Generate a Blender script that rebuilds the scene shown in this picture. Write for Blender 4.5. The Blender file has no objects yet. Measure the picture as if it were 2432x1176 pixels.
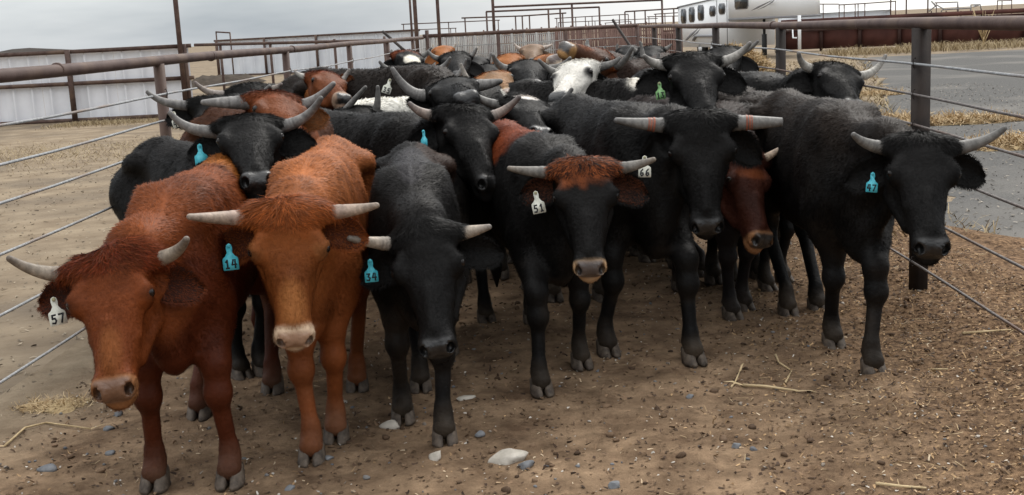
import bpy, math, random, time
import numpy as np
from mathutils import Matrix, Vector

T0 = time.time()
scene = bpy.context.scene
COL = scene.collection

# ------------------------------------------------------------------ camera, sky, sun, exposure
F_PX, PITCH, YAW, ROLL, EYE = 2789.0, .184, .0331, .0517, 1.7765
cF = np.array([-math.sin(YAW)*math.cos(PITCH), math.cos(YAW)*math.cos(PITCH), -math.sin(PITCH)])
cR0 = np.array([math.cos(YAW), math.sin(YAW), 0.0])
cU0 = np.cross(cR0, cF)
cR = math.cos(ROLL)*cR0 - math.sin(ROLL)*cU0
cU = math.sin(ROLL)*cR0 + math.cos(ROLL)*cU0
EYEP = np.array([0, 0, EYE])

cam_d = bpy.data.cameras.new("camera")
cam = bpy.data.objects.new("camera", cam_d)
COL.objects.link(cam)
m = Matrix.Identity(4)
for i in range(3):
    m[i][0], m[i][1], m[i][2] = cR[i], cU[i], -cF[i]
m[2][3] = EYE
cam.matrix_world = m
cam_d.sensor_width = 36.0
cam_d.lens = F_PX/2432*36.0
cam_d.clip_start = .05
cam_d.clip_end = 5000
scene.camera = cam

SUN_EL, SUN_AZ = math.radians(48), math.radians(28)      # azimuth from +Y towards +X
sdir = np.array([math.sin(SUN_AZ)*math.cos(SUN_EL), math.cos(SUN_AZ)*math.cos(SUN_EL), math.sin(SUN_EL)])
world = bpy.data.worlds.new("World")
scene.world = world
world.use_nodes = True
nt = world.node_tree
nt.nodes.clear()
def wn(t, **k):
    n = nt.nodes.new(t)
    for a, b in k.items(): setattr(n, a, b)
    return n
out = wn('ShaderNodeOutputWorld'); bg = wn('ShaderNodeBackground'); bg.inputs[1].default_value = .1
sky = wn('ShaderNodeTexSky', sky_type='NISHITA', sun_disc=False, sun_elevation=SUN_EL, sun_rotation=SUN_AZ)
tc = wn('ShaderNodeTexCoord'); mp = wn('ShaderNodeMapping'); mp.inputs['Scale'].default_value = (1.4, 1.4, 7.0)
nz = wn('ShaderNodeTexNoise'); nz.inputs['Scale'].default_value = 1.6; nz.inputs['Detail'].default_value = 5; nz.inputs['Roughness'].default_value = .55
cr = wn('ShaderNodeValToRGB')
cr.color_ramp.elements[0].position = .30; cr.color_ramp.elements[0].color = (2.5, 2.9, 3.35, 1)
cr.color_ramp.elements[1].position = .72; cr.color_ramp.elements[1].color = (6.2, 6.4, 6.5, 1)
dp = wn('ShaderNodeVectorMath', operation='DOT_PRODUCT'); nm = wn('ShaderNodeVectorMath', operation='NORMALIZE')
dp.inputs[1].default_value = (math.sin(math.radians(34)), math.cos(math.radians(34)), .18)
mr = wn('ShaderNodeMapRange', interpolation_type='SMOOTHSTEP'); mr.inputs[1].default_value = .70; mr.inputs[2].default_value = 1.02; mr.inputs[3].default_value = 0; mr.inputs[4].default_value = 1
gl = wn('ShaderNodeMix', data_type='RGBA'); gl.inputs[7].default_value = (9.0, 9.0, 8.9, 1)
mx = wn('ShaderNodeMix', data_type='RGBA'); mx.inputs[0].default_value = .9
L = nt.links.new
L(tc.outputs['Generated'], mp.inputs[0]); L(mp.outputs[0], nz.inputs[0]); L(nz.outputs[0], cr.inputs[0])
sx = wn('ShaderNodeSeparateXYZ'); zr_ = wn('ShaderNodeMapRange', interpolation_type='SMOOTHSTEP'); zr_.inputs[1].default_value = .10; zr_.inputs[2].default_value = .85; zr_.inputs[3].default_value = 0; zr_.inputs[4].default_value = 1
zb = wn('ShaderNodeMix', data_type='RGBA'); zb.inputs[7].default_value = (14.0, 14.0, 13.9, 1)      # an overcast sky is brighter overhead than at the horizon
L(nm.outputs[0], sx.inputs[0]); L(sx.outputs[2], zr_.inputs[0]); L(zr_.outputs[0], zb.inputs[0])
L(tc.outputs['Generated'], nm.inputs[0]); L(nm.outputs[0], dp.inputs[0]); L(dp.outputs['Value'], mr.inputs[0])
L(mr.outputs[0], gl.inputs[0]); L(cr.outputs[0], gl.inputs[6])
L(sky.outputs[0], mx.inputs[6]); L(gl.outputs[2], zb.inputs[6]); L(zb.outputs[2], mx.inputs[7]); L(mx.outputs[2], bg.inputs[0]); L(bg.outputs[0], out.inputs[0])

sun_d = bpy.data.lights.new("sun", 'SUN'); sun_d.energy = 1.4; sun_d.angle = math.radians(25); sun_d.color = (1, .96, .9)
sun = bpy.data.objects.new("sun", sun_d); COL.objects.link(sun)
sun.rotation_euler = Vector(tuple(sdir)).to_track_quat('Z', 'Y').to_euler()
vs = scene.view_settings
vs.view_transform = 'Standard'; vs.look = 'None'; vs.exposure = 0.54; vs.gamma = 1; vs.use_curve_mapping = False

# ------------------------------------------------------------------ helpers
def ray(px, py): return cF + cR*(px-1216)/F_PX - cU*(py-588)/F_PX
def at(px, py, Y):
    d = ray(px, py); return EYEP + d*(Y/d[1])
def gnd(px, py, z=.012):
    d = ray(px, py); return EYEP + d*((z-EYE)/d[2])
def unit(a):
    a = np.asarray(a, float); return a/(np.linalg.norm(a)+1e-12)
def lerp(a, b, t): return a+(b-a)*t
RNG = np.random.default_rng(7)

def make_mesh(name, V, faces, smooth=True):
    """V (n,3); faces: list of int arrays (m,k) of equal-size polygons"""
    me = bpy.data.meshes.new(name)
    V = np.ascontiguousarray(V, np.float32)
    faces = [np.asarray(f, np.int32) for f in faces if len(f)]
    me.vertices.add(len(V)); me.vertices.foreach_set('co', V.ravel())
    nl = sum(f.size for f in faces); npoly = sum(len(f) for f in faces)
    me.loops.add(nl); me.polygons.add(npoly)
    me.loops.foreach_set('vertex_index', np.concatenate([f.ravel() for f in faces]))
    st = []; o = 0
    for f in faces:
        k = f.shape[1]; st.append(o+np.arange(len(f))*k); o += f.size
    me.polygons.foreach_set('loop_start', np.concatenate(st).astype(np.int32))
    me.update(calc_edges=True)
    if smooth: me.polygons.foreach_set('use_smooth', np.ones(npoly, bool))
    return me
def set_col(me, rgba):
    a = me.color_attributes.new('Col', 'FLOAT_COLOR', 'POINT')
    c = np.ones((len(me.vertices), 4), np.float32); rgba = np.asarray(rgba, np.float32); c[:, :rgba.shape[-1]] = rgba
    a.data.foreach_set('color', c.ravel())
def tag(o, label=None, cat=None, group=None, kind=None):
    if label: o['label'] = label
    if cat: o['category'] = cat
    if group: o['group'] = group
    if kind: o['kind'] = kind
    return o
def obj(name, me, mat=None, parent=None, loc=None):
    o = bpy.data.objects.new(name, me); COL.objects.link(o)
    if mat is not None and not me.materials: me.materials.append(mat)
    if parent is not None: o.parent = parent
    if loc is not None: o.location = loc
    return o
def empty(name, loc=(0, 0, 0)):
    o = bpy.data.objects.new(name, None); COL.objects.link(o); o.location = tuple(loc); o.empty_display_size = .1
    return o

class MB:
    def __init__(s): s.V = []; s.F = {}; s.n = 0
    def add(s, V, F):
        V = np.asarray(V, float)
        for f in F: s.F.setdefault(len(f), []).append([i+s.n for i in f])
        s.V.append(V); s.n += len(V)
    def box(s, lo, hi, M=None):
        x0, y0, z0 = lo; x1, y1, z1 = hi
        V = np.array([(x0,y0,z0),(x1,y0,z0),(x1,y1,z0),(x0,y1,z0),(x0,y0,z1),(x1,y0,z1),(x1,y1,z1),(x0,y1,z1)], float)
        if M is not None: V = V@np.asarray(M[0]).T+np.asarray(M[1])
        s.add(V, [(0,3,2,1),(4,5,6,7),(0,1,5,4),(1,2,6,5),(2,3,7,6),(3,0,4,7)])
    def tube(s, pts, r, n=10, cap=True):
        pts = np.asarray(pts, float); k = len(pts); r = np.broadcast_to(np.asarray(r, float), (k,))
        tan = np.gradient(pts, axis=0)
        ref = np.array([0, 0, 1.0]) if abs(unit(tan[0])[2]) < .9 else np.array([1.0, 0, 0])
        a = unit(np.cross(tan[0], ref)); V = []
        ang = np.linspace(0, 2*math.pi, n, endpoint=False)
        for i in range(k):
            t = unit(tan[i]); a = unit(a-t*np.dot(a, t)); b = np.cross(t, a)
            V.append(pts[i]+r[i]*(np.cos(ang)[:, None]*a+np.sin(ang)[:, None]*b))
        F = []
        for i in range(k-1):
            for j in range(n):
                F.append((i*n+j, i*n+(j+1) % n, (i+1)*n+(j+1) % n, (i+1)*n+j))
        if cap: F += [tuple(range(n))[::-1], tuple((k-1)*n+j for j in range(n))]
        s.add(np.concatenate(V), F)
    def mesh(s, name, smooth=False):
        return make_mesh(name, np.concatenate(s.V), [np.array(f) for f in s.F.values()], smooth)
    def build(s, name, mat, parent=None, smooth=False, loc=None):
        return obj(name, s.mesh(name, smooth), mat, parent, loc)

def hash3(i, j, k, seed):
    h = (i*374761393+j*668265263+k*2147483647+seed*974634777) & 0xffffffff
    h = (h ^ (h >> 13))*1274126177 & 0xffffffff
    return ((h ^ (h >> 16)) & 0xffff)/65535.0
def vnoise(P, scale, seed=0):
    Q = np.asarray(P, float)*scale; I = np.floor(Q).astype(np.int64); f = Q-I; f = f*f*(3-2*f); r = 0
    for a in (0, 1):
        for b in (0, 1):
            for c in (0, 1):
                w = (f[:, 0] if a else 1-f[:, 0])*(f[:, 1] if b else 1-f[:, 1])*(f[:, 2] if c else 1-f[:, 2])
                r = r+w*hash3(I[:, 0]+a, I[:, 1]+b, I[:, 2]+c, seed)
    return r
def fbm(P, scale, seed=0, oct=3):
    return sum(vnoise(P, scale*2**i, seed+i)*.5**i for i in range(oct))/sum(.5**i for i in range(oct))

# ------------------------------------------------------------------ materials
def nmat(name):
    mt = bpy.data.materials.new(name); mt.use_nodes = True
    t = mt.node_tree; b = t.nodes['Principled BSDF']
    return mt, t, b
def N(t, ty, **k):
    n = t.nodes.new(ty)
    for a, b in k.items():
        if a.startswith('i_'): n.inputs[a[2:].replace('_', ' ')].default_value = b
        else: setattr(n, a, b)
    return n
def noise_mat(name, c0, c1, scale=8, rough=.8, spec=.3, bump=.0, bscale=40, metal=0, detail=6, p0=.35, p1=.65, c2=None, s2=2.0, stretch=None, bdist=.01):
    mt, t, b = nmat(name); l = t.links.new
    tcn = N(t, 'ShaderNodeTexCoord'); src = tcn.outputs['Object']
    if stretch:
        mpn = N(t, 'ShaderNodeMapping'); mpn.inputs['Scale'].default_value = stretch; l(src, mpn.inputs[0]); src = mpn.outputs[0]
    n1 = N(t, 'ShaderNodeTexNoise', i_Scale=scale, i_Detail=detail); l(src, n1.inputs[0])
    r = N(t, 'ShaderNodeValToRGB'); r.color_ramp.elements[0].position = p0; r.color_ramp.elements[1].position = p1
    r.color_ramp.elements[0].color = (*c0, 1); r.color_ramp.elements[1].color = (*c1, 1); l(n1.outputs[0], r.inputs[0])
    res = r.outputs[0]
    if c2 is not None:
        n2 = N(t, 'ShaderNodeTexNoise', i_Scale=s2, i_Detail=4); l(src, n2.inputs[0])
        r2 = N(t, 'ShaderNodeValToRGB'); r2.color_ramp.elements[0].position = .5; r2.color_ramp.elements[1].position = .68; l(n2.outputs[0], r2.inputs[0])
        mxn = N(t, 'ShaderNodeMix', data_type='RGBA'); l(r2.outputs[0], mxn.inputs[0]); l(res, mxn.inputs[6]); mxn.inputs[7].default_value = (*c2, 1); res = mxn.outputs[2]
    l(res, b.inputs['Base Color'])
    b.inputs['Roughness'].default_value = rough; b.inputs['Specular IOR Level'].default_value = spec; b.inputs['Metallic'].default_value = metal
    if bump:
        n3 = N(t, 'ShaderNodeTexNoise', i_Scale=bscale, i_Detail=5); l(src, n3.inputs[0])
        bp = N(t, 'ShaderNodeBump', i_Strength=bump, i_Distance=bdist); l(n3.outputs[0], bp.inputs['Height']); l(bp.outputs[0], b.inputs['Normal'])
    return mt
def coat_mat(name, rough, spec, bump, sheen=0):
    mt, t, b = nmat(name); l = t.links.new
    a = N(t, 'ShaderNodeVertexColor', layer_name='Col')
    tcn = N(t, 'ShaderNodeTexCoord')
    n1 = N(t, 'ShaderNodeTexNoise', i_Scale=55, i_Detail=3); l(tcn.outputs['Object'], n1.inputs[0])
    mrn = N(t, 'ShaderNodeMapRange'); mrn.inputs[3].default_value = .8; mrn.inputs[4].default_value = 1.2; l(n1.outputs[0], mrn.inputs[0])
    vm = N(t, 'ShaderNodeVectorMath', operation='SCALE'); l(a.outputs['Color'], vm.inputs[0]); l(mrn.outputs[0], vm.inputs['Scale'])
    l(vm.outputs[0], b.inputs['Base Color'])
    rr = N(t, 'ShaderNodeMapRange'); rr.inputs[3].default_value = .28; rr.inputs[4].default_value = rough; l(a.outputs['Alpha'], rr.inputs[0]); l(rr.outputs[0], b.inputs['Roughness'])
    rs_ = N(t, 'ShaderNodeMapRange'); rs_.inputs[1].default_value = .25; rs_.inputs[2].default_value = 1.0; rs_.inputs[3].default_value = .55; rs_.inputs[4].default_value = spec; l(a.outputs['Alpha'], rs_.inputs[0]); l(rs_.outputs[0], b.inputs['Specular IOR Level'])
    if sheen:
        b.inputs['Sheen Weight'].default_value = sheen; b.inputs['Sheen Roughness'].default_value = .4
    if bump:
        bp = N(t, 'ShaderNodeBump', i_Strength=bump, i_Distance=.006); l(n1.outputs[0], bp.inputs['Height']); l(bp.outputs[0], b.inputs['Normal'])
    return mt
M_SKIN = coat_mat('hide', .55, .12, .7)
M_FUR = coat_mat('fur', .46, .10, 0)
M_EYE, _t, _b = nmat('eye'); _b.inputs['Base Color'].default_value = (.008, .005, .004, 1); _b.inputs['Roughness'].default_value = .18; _b.inputs['Specular IOR Level'].default_value = .35
def plain(name, c, rough=.6, spec=.4):
    mt, t, b = nmat(name); b.inputs['Base Color'].default_value = (*c, 1); b.inputs['Roughness'].default_value = rough; b.inputs['Specular IOR Level'].default_value = spec
    return mt
M_TAG = {'blue': noise_mat('blue_tag_plastic', (.055,.40,.50), (.09,.52,.62), 60, .4, .4), 'white': noise_mat('white_tag_plastic', (.55,.55,.47), (.74,.74,.66), 50, .45, .4), 'green': noise_mat('green_tag_plastic', (.16,.36,.13), (.28,.50,.22), 60, .45, .4)}
M_INK = plain('tag_ink', (.008,.008,.012), .6)
M_HOOF = noise_mat('hoof_horn', (.045,.034,.026), (.125,.098,.075), 30, .6, .3, .3, 80)
M_HOOF_LIGHT = noise_mat('pale_hoof_horn', (.14,.11,.08), (.33,.27,.20), 30, .6, .3, .3, 80)
M_BUTTON = plain('tag_button', (.35,.33,.2), .5)
def horn_mat():
    mt, t, b = nmat('horn'); l = t.links.new
    a = N(t, 'ShaderNodeVertexColor', layer_name='Col'); tcn = N(t, 'ShaderNodeTexCoord')
    n1 = N(t, 'ShaderNodeTexNoise', i_Scale=34, i_Detail=6, i_Roughness=.72); l(tcn.outputs['Object'], n1.inputs[0])
    mrn = N(t, 'ShaderNodeMapRange'); mrn.inputs[1].default_value = .3; mrn.inputs[2].default_value = .7; mrn.inputs[3].default_value = .55; mrn.inputs[4].default_value = 1.3; l(n1.outputs[0], mrn.inputs[0])
    vm = N(t, 'ShaderNodeVectorMath', operation='SCALE'); l(a.outputs['Color'], vm.inputs[0]); l(mrn.outputs[0], vm.inputs['Scale']); l(vm.outputs[0], b.inputs['Base Color'])
    b.inputs['Roughness'].default_value = .5; b.inputs['Specular IOR Level'].default_value = .35
    bp = N(t, 'ShaderNodeBump', i_Strength=.35, i_Distance=.004); l(n1.outputs[0], bp.inputs['Height']); l(bp.outputs[0], b.inputs['Normal'])
    return mt
M_HORN = horn_mat()

# ------------------------------------------------------------------ implicit surfaces (animals are one blended skin)
def p_el(c, ax, r):
    c = np.asarray(c, float); ax = np.asarray(ax, float); r = np.asarray(r, float)
    def f(P):
        q = (P-c)@ax.T; k0 = np.sqrt(((q/r)**2).sum(1))+1e-9; k1 = np.sqrt(((q/(r*r))**2).sum(1))+1e-9
        return k0*(k0-1)/k1
    return f
def p_rc(a, b, ra, rb):
    a = np.asarray(a, float); ba = np.asarray(b, float)-a; bb = ba@ba
    def f(P):
        pa = P-a; h = np.clip(pa@ba/bb, 0, 1)
        return np.sqrt(((pa-h[:, None]*ba)**2).sum(1))-(ra+(rb-ra)*h)
    return f
def p_head(O, u, v, w, Lh, s, prof, n=2.5):
    us, A, T, B = prof
    def f(P):
        q = P-O; cu, cv, cw = q@u, q@v, q@w; t = cu/Lh
        a = np.interp(t, us, A)*s; tp = np.interp(t, us, T)*s; bt = np.interp(t, us, B)*s
        hh = (tp-bt)/2; wc = (tp+bt)/2
        k = ((np.abs(cv)/a)**n+(np.abs(cw-wc)/hh)**n)**(1/n)
        d = (k-1)*np.minimum(a, hh); du = np.maximum(-cu-.03*s, cu-Lh)
        kk = .035*s; h = np.maximum(kk-np.abs(d-du), 0)/kk
        return np.maximum(d, du)+h*h*kk*.25
    return f
def surface(prims, lo, hi, h):
    """prims: list of (f, k, sign). Blended field meshed by surface nets in a narrow band"""
    B = 8; lo = np.asarray(lo, float); nb = np.ceil((np.asarray(hi)-lo)/(B*h)).astype(int)
    n = nb*B+1
    bi = np.stack(np.meshgrid(*[np.arange(x) for x in nb], indexing='ij'), -1).reshape(-1, 3)
    bc = lo+(bi+.5)*B*h; half = B*h*.87
    D = np.stack([f(bc) for f, k, s in prims]); pos = np.array([s > 0 for _, _, s in prims])
    mn = D[pos].min(0)
    comb = np.full(len(bc), 9.0)
    for (f, k, s), d in zip(prims, D): comb = smix(comb, d, k, s)
    keep = np.abs(comb) < half*1.7
    G = np.full(tuple(n), 1.0, np.float32)
    # coarse signs everywhere
    for q, c in zip(bi[comb < 0], None or comb[comb < 0]):
        G[q[0]*B:q[0]*B+B+1, q[1]*B:q[1]*B+B+1, q[2]*B:q[2]*B+B+1] = -1.0
    kb = bi[keep]; nk = len(kb)
    off = np.stack(np.meshgrid(*[np.arange(B+1)]*3, indexing='ij'), -1).reshape(-1, 3)
    val = np.full((nk, len(off)), 9.0)
    Dk = D[:, keep]; mk = mn[keep]
    for i, (f, k, s) in enumerate(prims):
        act = np.where(Dk[i] < np.where(s > 0, np.maximum(mk, -half), 0)+2*half*1.3+k)[0]
        if not len(act): continue
        for c0 in range(0, len(act), 400):
            ac = act[c0:c0+400]
            P = (lo+h*(kb[ac][:, None, :]*B+off[None])).reshape(-1, 3)
            val[ac] = smix(val[ac], f(P).reshape(len(ac), -1), k, s)
    for q, vv in zip(kb, val):
        G[q[0]*B:q[0]*B+B+1, q[1]*B:q[1]*B+B+1, q[2]*B:q[2]*B+B+1] = vv.reshape(B+1, B+1, B+1)
    # surface nets
    S = G < 0
    c = [S[i:n[0]-1+i, j:n[1]-1+j, k:n[2]-1+k] for i in (0, 1) for j in (0, 1) for k in (0, 1)]
    sm = sum(x.astype(np.int8) for x in c); cells = np.argwhere((sm > 0) & (sm < 8))
    idx = np.full(tuple(n-1), -1, np.int32); idx[tuple(cells.T)] = np.arange(len(cells))
    acc = np.zeros((len(cells), 3)); cnt = np.zeros(len(cells))
    corner = [(i, j, k) for i in (0, 1) for j in (0, 1) for k in (0, 1)]
    g = {cc: G[cells[:, 0]+cc[0], cells[:, 1]+cc[1], cells[:, 2]+cc[2]].astype(float) for cc in corner}
    for a in corner:
        for ax in range(3):
            if a[ax]: continue
            b = tuple(1 if i == ax else a[i] for i in range(3))
            m_ = (g[a] < 0) != (g[b] < 0); t = g[a]/np.where(m_, g[a]-g[b], 1)
            p = np.tile(np.array(a, float), (len(cells), 1)); p[:, ax] = t
            acc[m_] += p[m_]; cnt += m_
    V = lo+h*(cells+acc/cnt[:, None])
    F = []
    for ax in range(3):
        o1, o2 = [(1, 2), (2, 0), (0, 1)][ax]
        sl0 = [slice(1, -1)]*3; sl1 = [slice(1, -1)]*3
        sl0[ax] = slice(0, n[ax]-1); sl1[ax] = slice(1, n[ax])
        A0, A1 = S[tuple(sl0)], S[tuple(sl1)]
        e = np.argwhere(A0 != A1)
        if not len(e): continue
        flip = A1[tuple(e.T)]
        e = e+np.array([0 if i == ax else 1 for i in range(3)])
        q = []
        for d1, d2 in ((-1, -1), (0, -1), (0, 0), (-1, 0)):
            cc = e.copy(); cc[:, o1] += d1; cc[:, o2] += d2; q.append(idx[tuple(cc.T)])
        q = np.stack(q, 1); q[flip] = q[flip][:, ::-1]; F.append(q)
    F = np.concatenate(F); F = F[(F >= 0).all(1)]
    return V, F
def smix(a, b, k, s):
    if s < 0:
        b = -b; h = np.maximum(k-np.abs(a-b), 0)/k
        return np.maximum(a, b)+h*h*k*.25
    h = np.maximum(k-np.abs(a-b), 0)/k
    return np.minimum(a, b)-h*h*k*.25
def vnormals(V, F):
    fn = np.cross(V[F[:, 2]]-V[F[:, 0]], V[F[:, 3]]-V[F[:, 1]])
    n = np.zeros_like(V)
    for i in range(4):
        for a in range(3): n[:, a] += np.bincount(F[:, i], fn[:, a], len(V))
    return n/(np.linalg.norm(n, axis=1)[:, None]+1e-12), np.linalg.norm(fn, axis=1)*.5
def relax(V, F, it=1, lam=.5):
    for _ in range(it):
        acc = np.zeros_like(V); cnt = np.zeros(len(V))
        for i in range(4):
            a, b = F[:, i], F[:, (i+1) % 4]
            for x in range(3): acc[:, x] += np.bincount(a, V[b, x], len(V))
            cnt += np.bincount(a, minlength=len(V))
        V = V+lam*(acc/cnt[:, None]-V)
    return V

PROF = (np.array([-.10, 0, .08, .18, .29, .40, .52, .64, .76, .86, .94, 1.0]),
        np.array([.080, .116, .132, .136, .139, .119, .096, .079, .070, .071, .071, .058]),
        np.array([-.05, -.015, .0, .008, .012, .008, .0, -.004, -.006, -.006, -.016, -.034]),
        np.array([-.16, -.18, -.205, -.228, -.240, -.243, -.220, -.188, -.158, -.142, -.136, -.118]))

def strands(name, P, n, d, length, width, col, mat, parent, lift=.45, rs=0, cn=.85):
    """hair locks: long ones are tapered bent blades, short ones single slivers; shaded with the hide's own normals"""
    rg = np.random.default_rng(rs); k = len(P)
    if not k: return None
    d = d-n*(d*n).sum(1)[:, None]; d /= np.linalg.norm(d, axis=1)[:, None]+1e-9
    side = np.cross(n, d)
    tw = rg.normal(0, .35, k)[:, None]
    side2 = side*np.cos(tw)+n*np.sin(tw)
    lift = np.broadcast_to(lift, (k,)); lf = np.clip(lift*(1+.5*rg.normal(0, 1, k)), .04, 1.2)[:, None]; ln = length[:, None]
    p0 = P-n*.004; p1 = P+ln*.5*(d+n*lf); p2 = P+ln*(d+n*lf*.75)+side*ln*rg.normal(0, .16, k)[:, None]
    w = width[:, None]*.5
    nn = n*cn+d*.12+rg.normal(0, .13, (k, 3)); nn /= np.linalg.norm(nn, axis=1)[:, None]
    lg = length > .024; sh_ = ~lg
    VL = np.stack([p0-side2*w, p0+side2*w, p1-side2*w*.9, p1+side2*w*.9, p2], 1)[lg].reshape(-1, 3); VS = np.stack([p0-side2*w, p0+side2*w, p2], 1)[sh_].reshape(-1, 3)
    a_, b = lg.sum(), None
    b = np.arange(a_)[:, None]*5; b3 = len(VL)+np.arange(k-a_)[:, None]*3
    me = make_mesh(name, np.concatenate([VL, VS]), [np.concatenate([b+1, b+0, b+2, b+3], 1), np.concatenate([np.concatenate([b+3, b+2, b+4], 1), np.concatenate([b3+1, b3, b3+2], 1)])])
    me.normals_split_custom_set_from_vertices(np.concatenate([np.repeat(nn[lg], 5, 0), np.repeat(nn[sh_], 3, 0)]).astype(np.float32))
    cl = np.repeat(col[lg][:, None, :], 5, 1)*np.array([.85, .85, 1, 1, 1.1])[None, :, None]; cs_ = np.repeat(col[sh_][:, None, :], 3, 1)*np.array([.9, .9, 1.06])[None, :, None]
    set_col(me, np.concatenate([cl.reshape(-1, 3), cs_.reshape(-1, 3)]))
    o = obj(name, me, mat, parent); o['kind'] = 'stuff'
    return o

DIG = {'0': [[(.2,.1),(.1,.5),(.2,.9),(.6,.95),(.8,.5),(.65,.08),(.2,.1)]], '1': [[(.25,.75),(.5,.95),(.5,.05)],[(.25,.05),(.75,.05)]],
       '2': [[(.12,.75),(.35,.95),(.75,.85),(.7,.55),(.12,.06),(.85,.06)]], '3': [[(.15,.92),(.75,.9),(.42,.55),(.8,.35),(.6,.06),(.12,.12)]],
       '4': [[(.35,.95),(.12,.4),(.88,.42)],[(.68,.95),(.66,.04)]], '5': [[(.8,.94),(.28,.92),(.22,.55),(.62,.58),(.78,.3),(.55,.05),(.15,.1)]],
       '6': [[(.7,.95),(.3,.65),(.18,.25),(.45,.04),(.78,.2),(.7,.45),(.25,.38)]], '7': [[(.12,.92),(.85,.94),(.4,.04)]],
       '8': [[(.5,.52),(.2,.75),(.5,.95),(.78,.75),(.5,.52),(.15,.25),(.5,.04),(.85,.25),(.5,.52)]], '9': [[(.75,.65),(.4,.5),(.2,.72),(.5,.95),(.76,.7),(.6,.04)]]}
def ear_tag(parent, P, colr, txt, tilt=0, turn=0, size=1.0):
    tilt = tilt+.16*math.sin(P[0]*37+P[1]*11)
    """numbered plastic tag hanging from its button; faces roughly out of the ear"""
    W, H, T = .062*size, .098*size, .003
    n = unit(EYEP-P); n = unit(n*np.array([1, 1, .55])); up = np.array([0, 0, 1.0]); x = unit(np.cross(up, n))
    c, s_ = math.cos(turn), math.sin(turn); n, x = n*c-x*s_, x*c+n*s_; y = np.cross(n, x)
    c, s_ = math.cos(tilt), math.sin(tilt); x, y = x*c+y*s_, y*c-x*s_
    out = [(-.16,.04),(-.2,-.1),(-.17,-.28),(-.3,-.42),(-.47,-.5),(-.5,-.56),(-.5,-.97),(-.46,-1),(.46,-1),(.5,-.97),(.5,-.56),(.47,-.5),(.3,-.42),(.17,-.28),(.2,-.1),(.16,.04),(.0,.1)]
    k = len(out); V = []
    for sg in (1, -1):
        for a, b in out:
            bow = .006*size*(b*b)
            V.append(P+x*a*W+y*b*H+n*(sg*T/2+bow))
    F = [tuple(range(k))[::-1], tuple(range(k, 2*k))]+[(i, (i+1) % k, k+(i+1) % k, k+i) for i in range(k)]
    mb = MB(); mb.add(V, F); t = mb.build('ear_tag', M_TAG[colr], parent)
    bt = MB(); bt.tube([P-n*.004, P+n*.008, P+n*.009], [.0075*size, .0075*size, .004*size], 10); bt.build('tag_button', M_BUTTON if colr != 'blue' else M_TAG['blue'], t, True)
    if txt:
        mb = MB(); cw = .40*W
        for i, ch in enumerate(txt):
            ox = (i-(len(txt)-1)/2)*cw*1.08
            for st in DIG[ch]:
                pts = np.array(st); Q = []
                for a, b in pts:
                    yy = -(.93-.36*b); Q.append(P+x*(ox+(a-.5)*cw*.88)+y*yy*H+n*(T/2+.0012+.006*size*yy*yy))
                Q = np.array(Q); hw = .0033*size
                for q0, q1 in zip(Q[:-1], Q[1:]):
                    dd = unit(q1-q0); pp = np.cross(n, dd)*hw; ee = dd*hw*.7
                    mb.add([q0-ee-pp, q1+ee-pp, q1+ee+pp, q0-ee+pp, q0-ee-pp-n*.001, q1+ee-pp-n*.001, q1+ee+pp-n*.001, q0-ee+pp-n*.001], [(0,1,2,3),(0,4,5,1),(1,5,6,2),(2,6,7,3),(3,7,4,0)])
        mb.build('tag_number', M_INK, t)
    return t

def claw_mesh(C, f, l, sgn, s):
    """one half of a cloven hoof: D-shaped, sloping wall, rounded toe"""
    R = []
    foot = [(-.045,.004),(-.045,.03),(-.02,.047),(.03,.05),(.062,.036),(.074,.016),(.066,.005),(.0,.003)]
    for z, sc, sh in ((0, 1.0, .004), (.012, 1.0, .0), (.036, .86, -.014), (.062, .72, -.026), (.070, .55, -.028)):
        for a, b in foot: R.append(C+f*((a*sc+sh)*s)+l*(sgn*(b*(.62+.38*sc))*s)+np.array([0, 0, z*s]))
    k = len(foot); F = [tuple(range(k)), tuple(4*k+i for i in range(k))[::-1]]
    for r in range(4):
        for i in range(k): F.append((r*k+i, (r+1)*k+i, (r+1)*k+(i+1) % k, r*k+(i+1) % k))
    if sgn < 0: F = [q[::-1] for q in F]
    mb = MB(); mb.add(R, F); return mb

BLACK = dict(base=(.0072,.0067,.0065), top=(.0100,.0090,.0085), leg=(.0062,.0058,.0057), face=(.0074,.0069,.0067), pad=(.011,.0105,.0105), ring=None, poll=None, patches=[], horn=((.105,.10,.095),(.17,.162,.15),(.11,.105,.10)))  # top lifted above base: light on the backs painted into the coat
def coat(**k):
    d = dict(BLACK); d.update(k); return d

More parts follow.
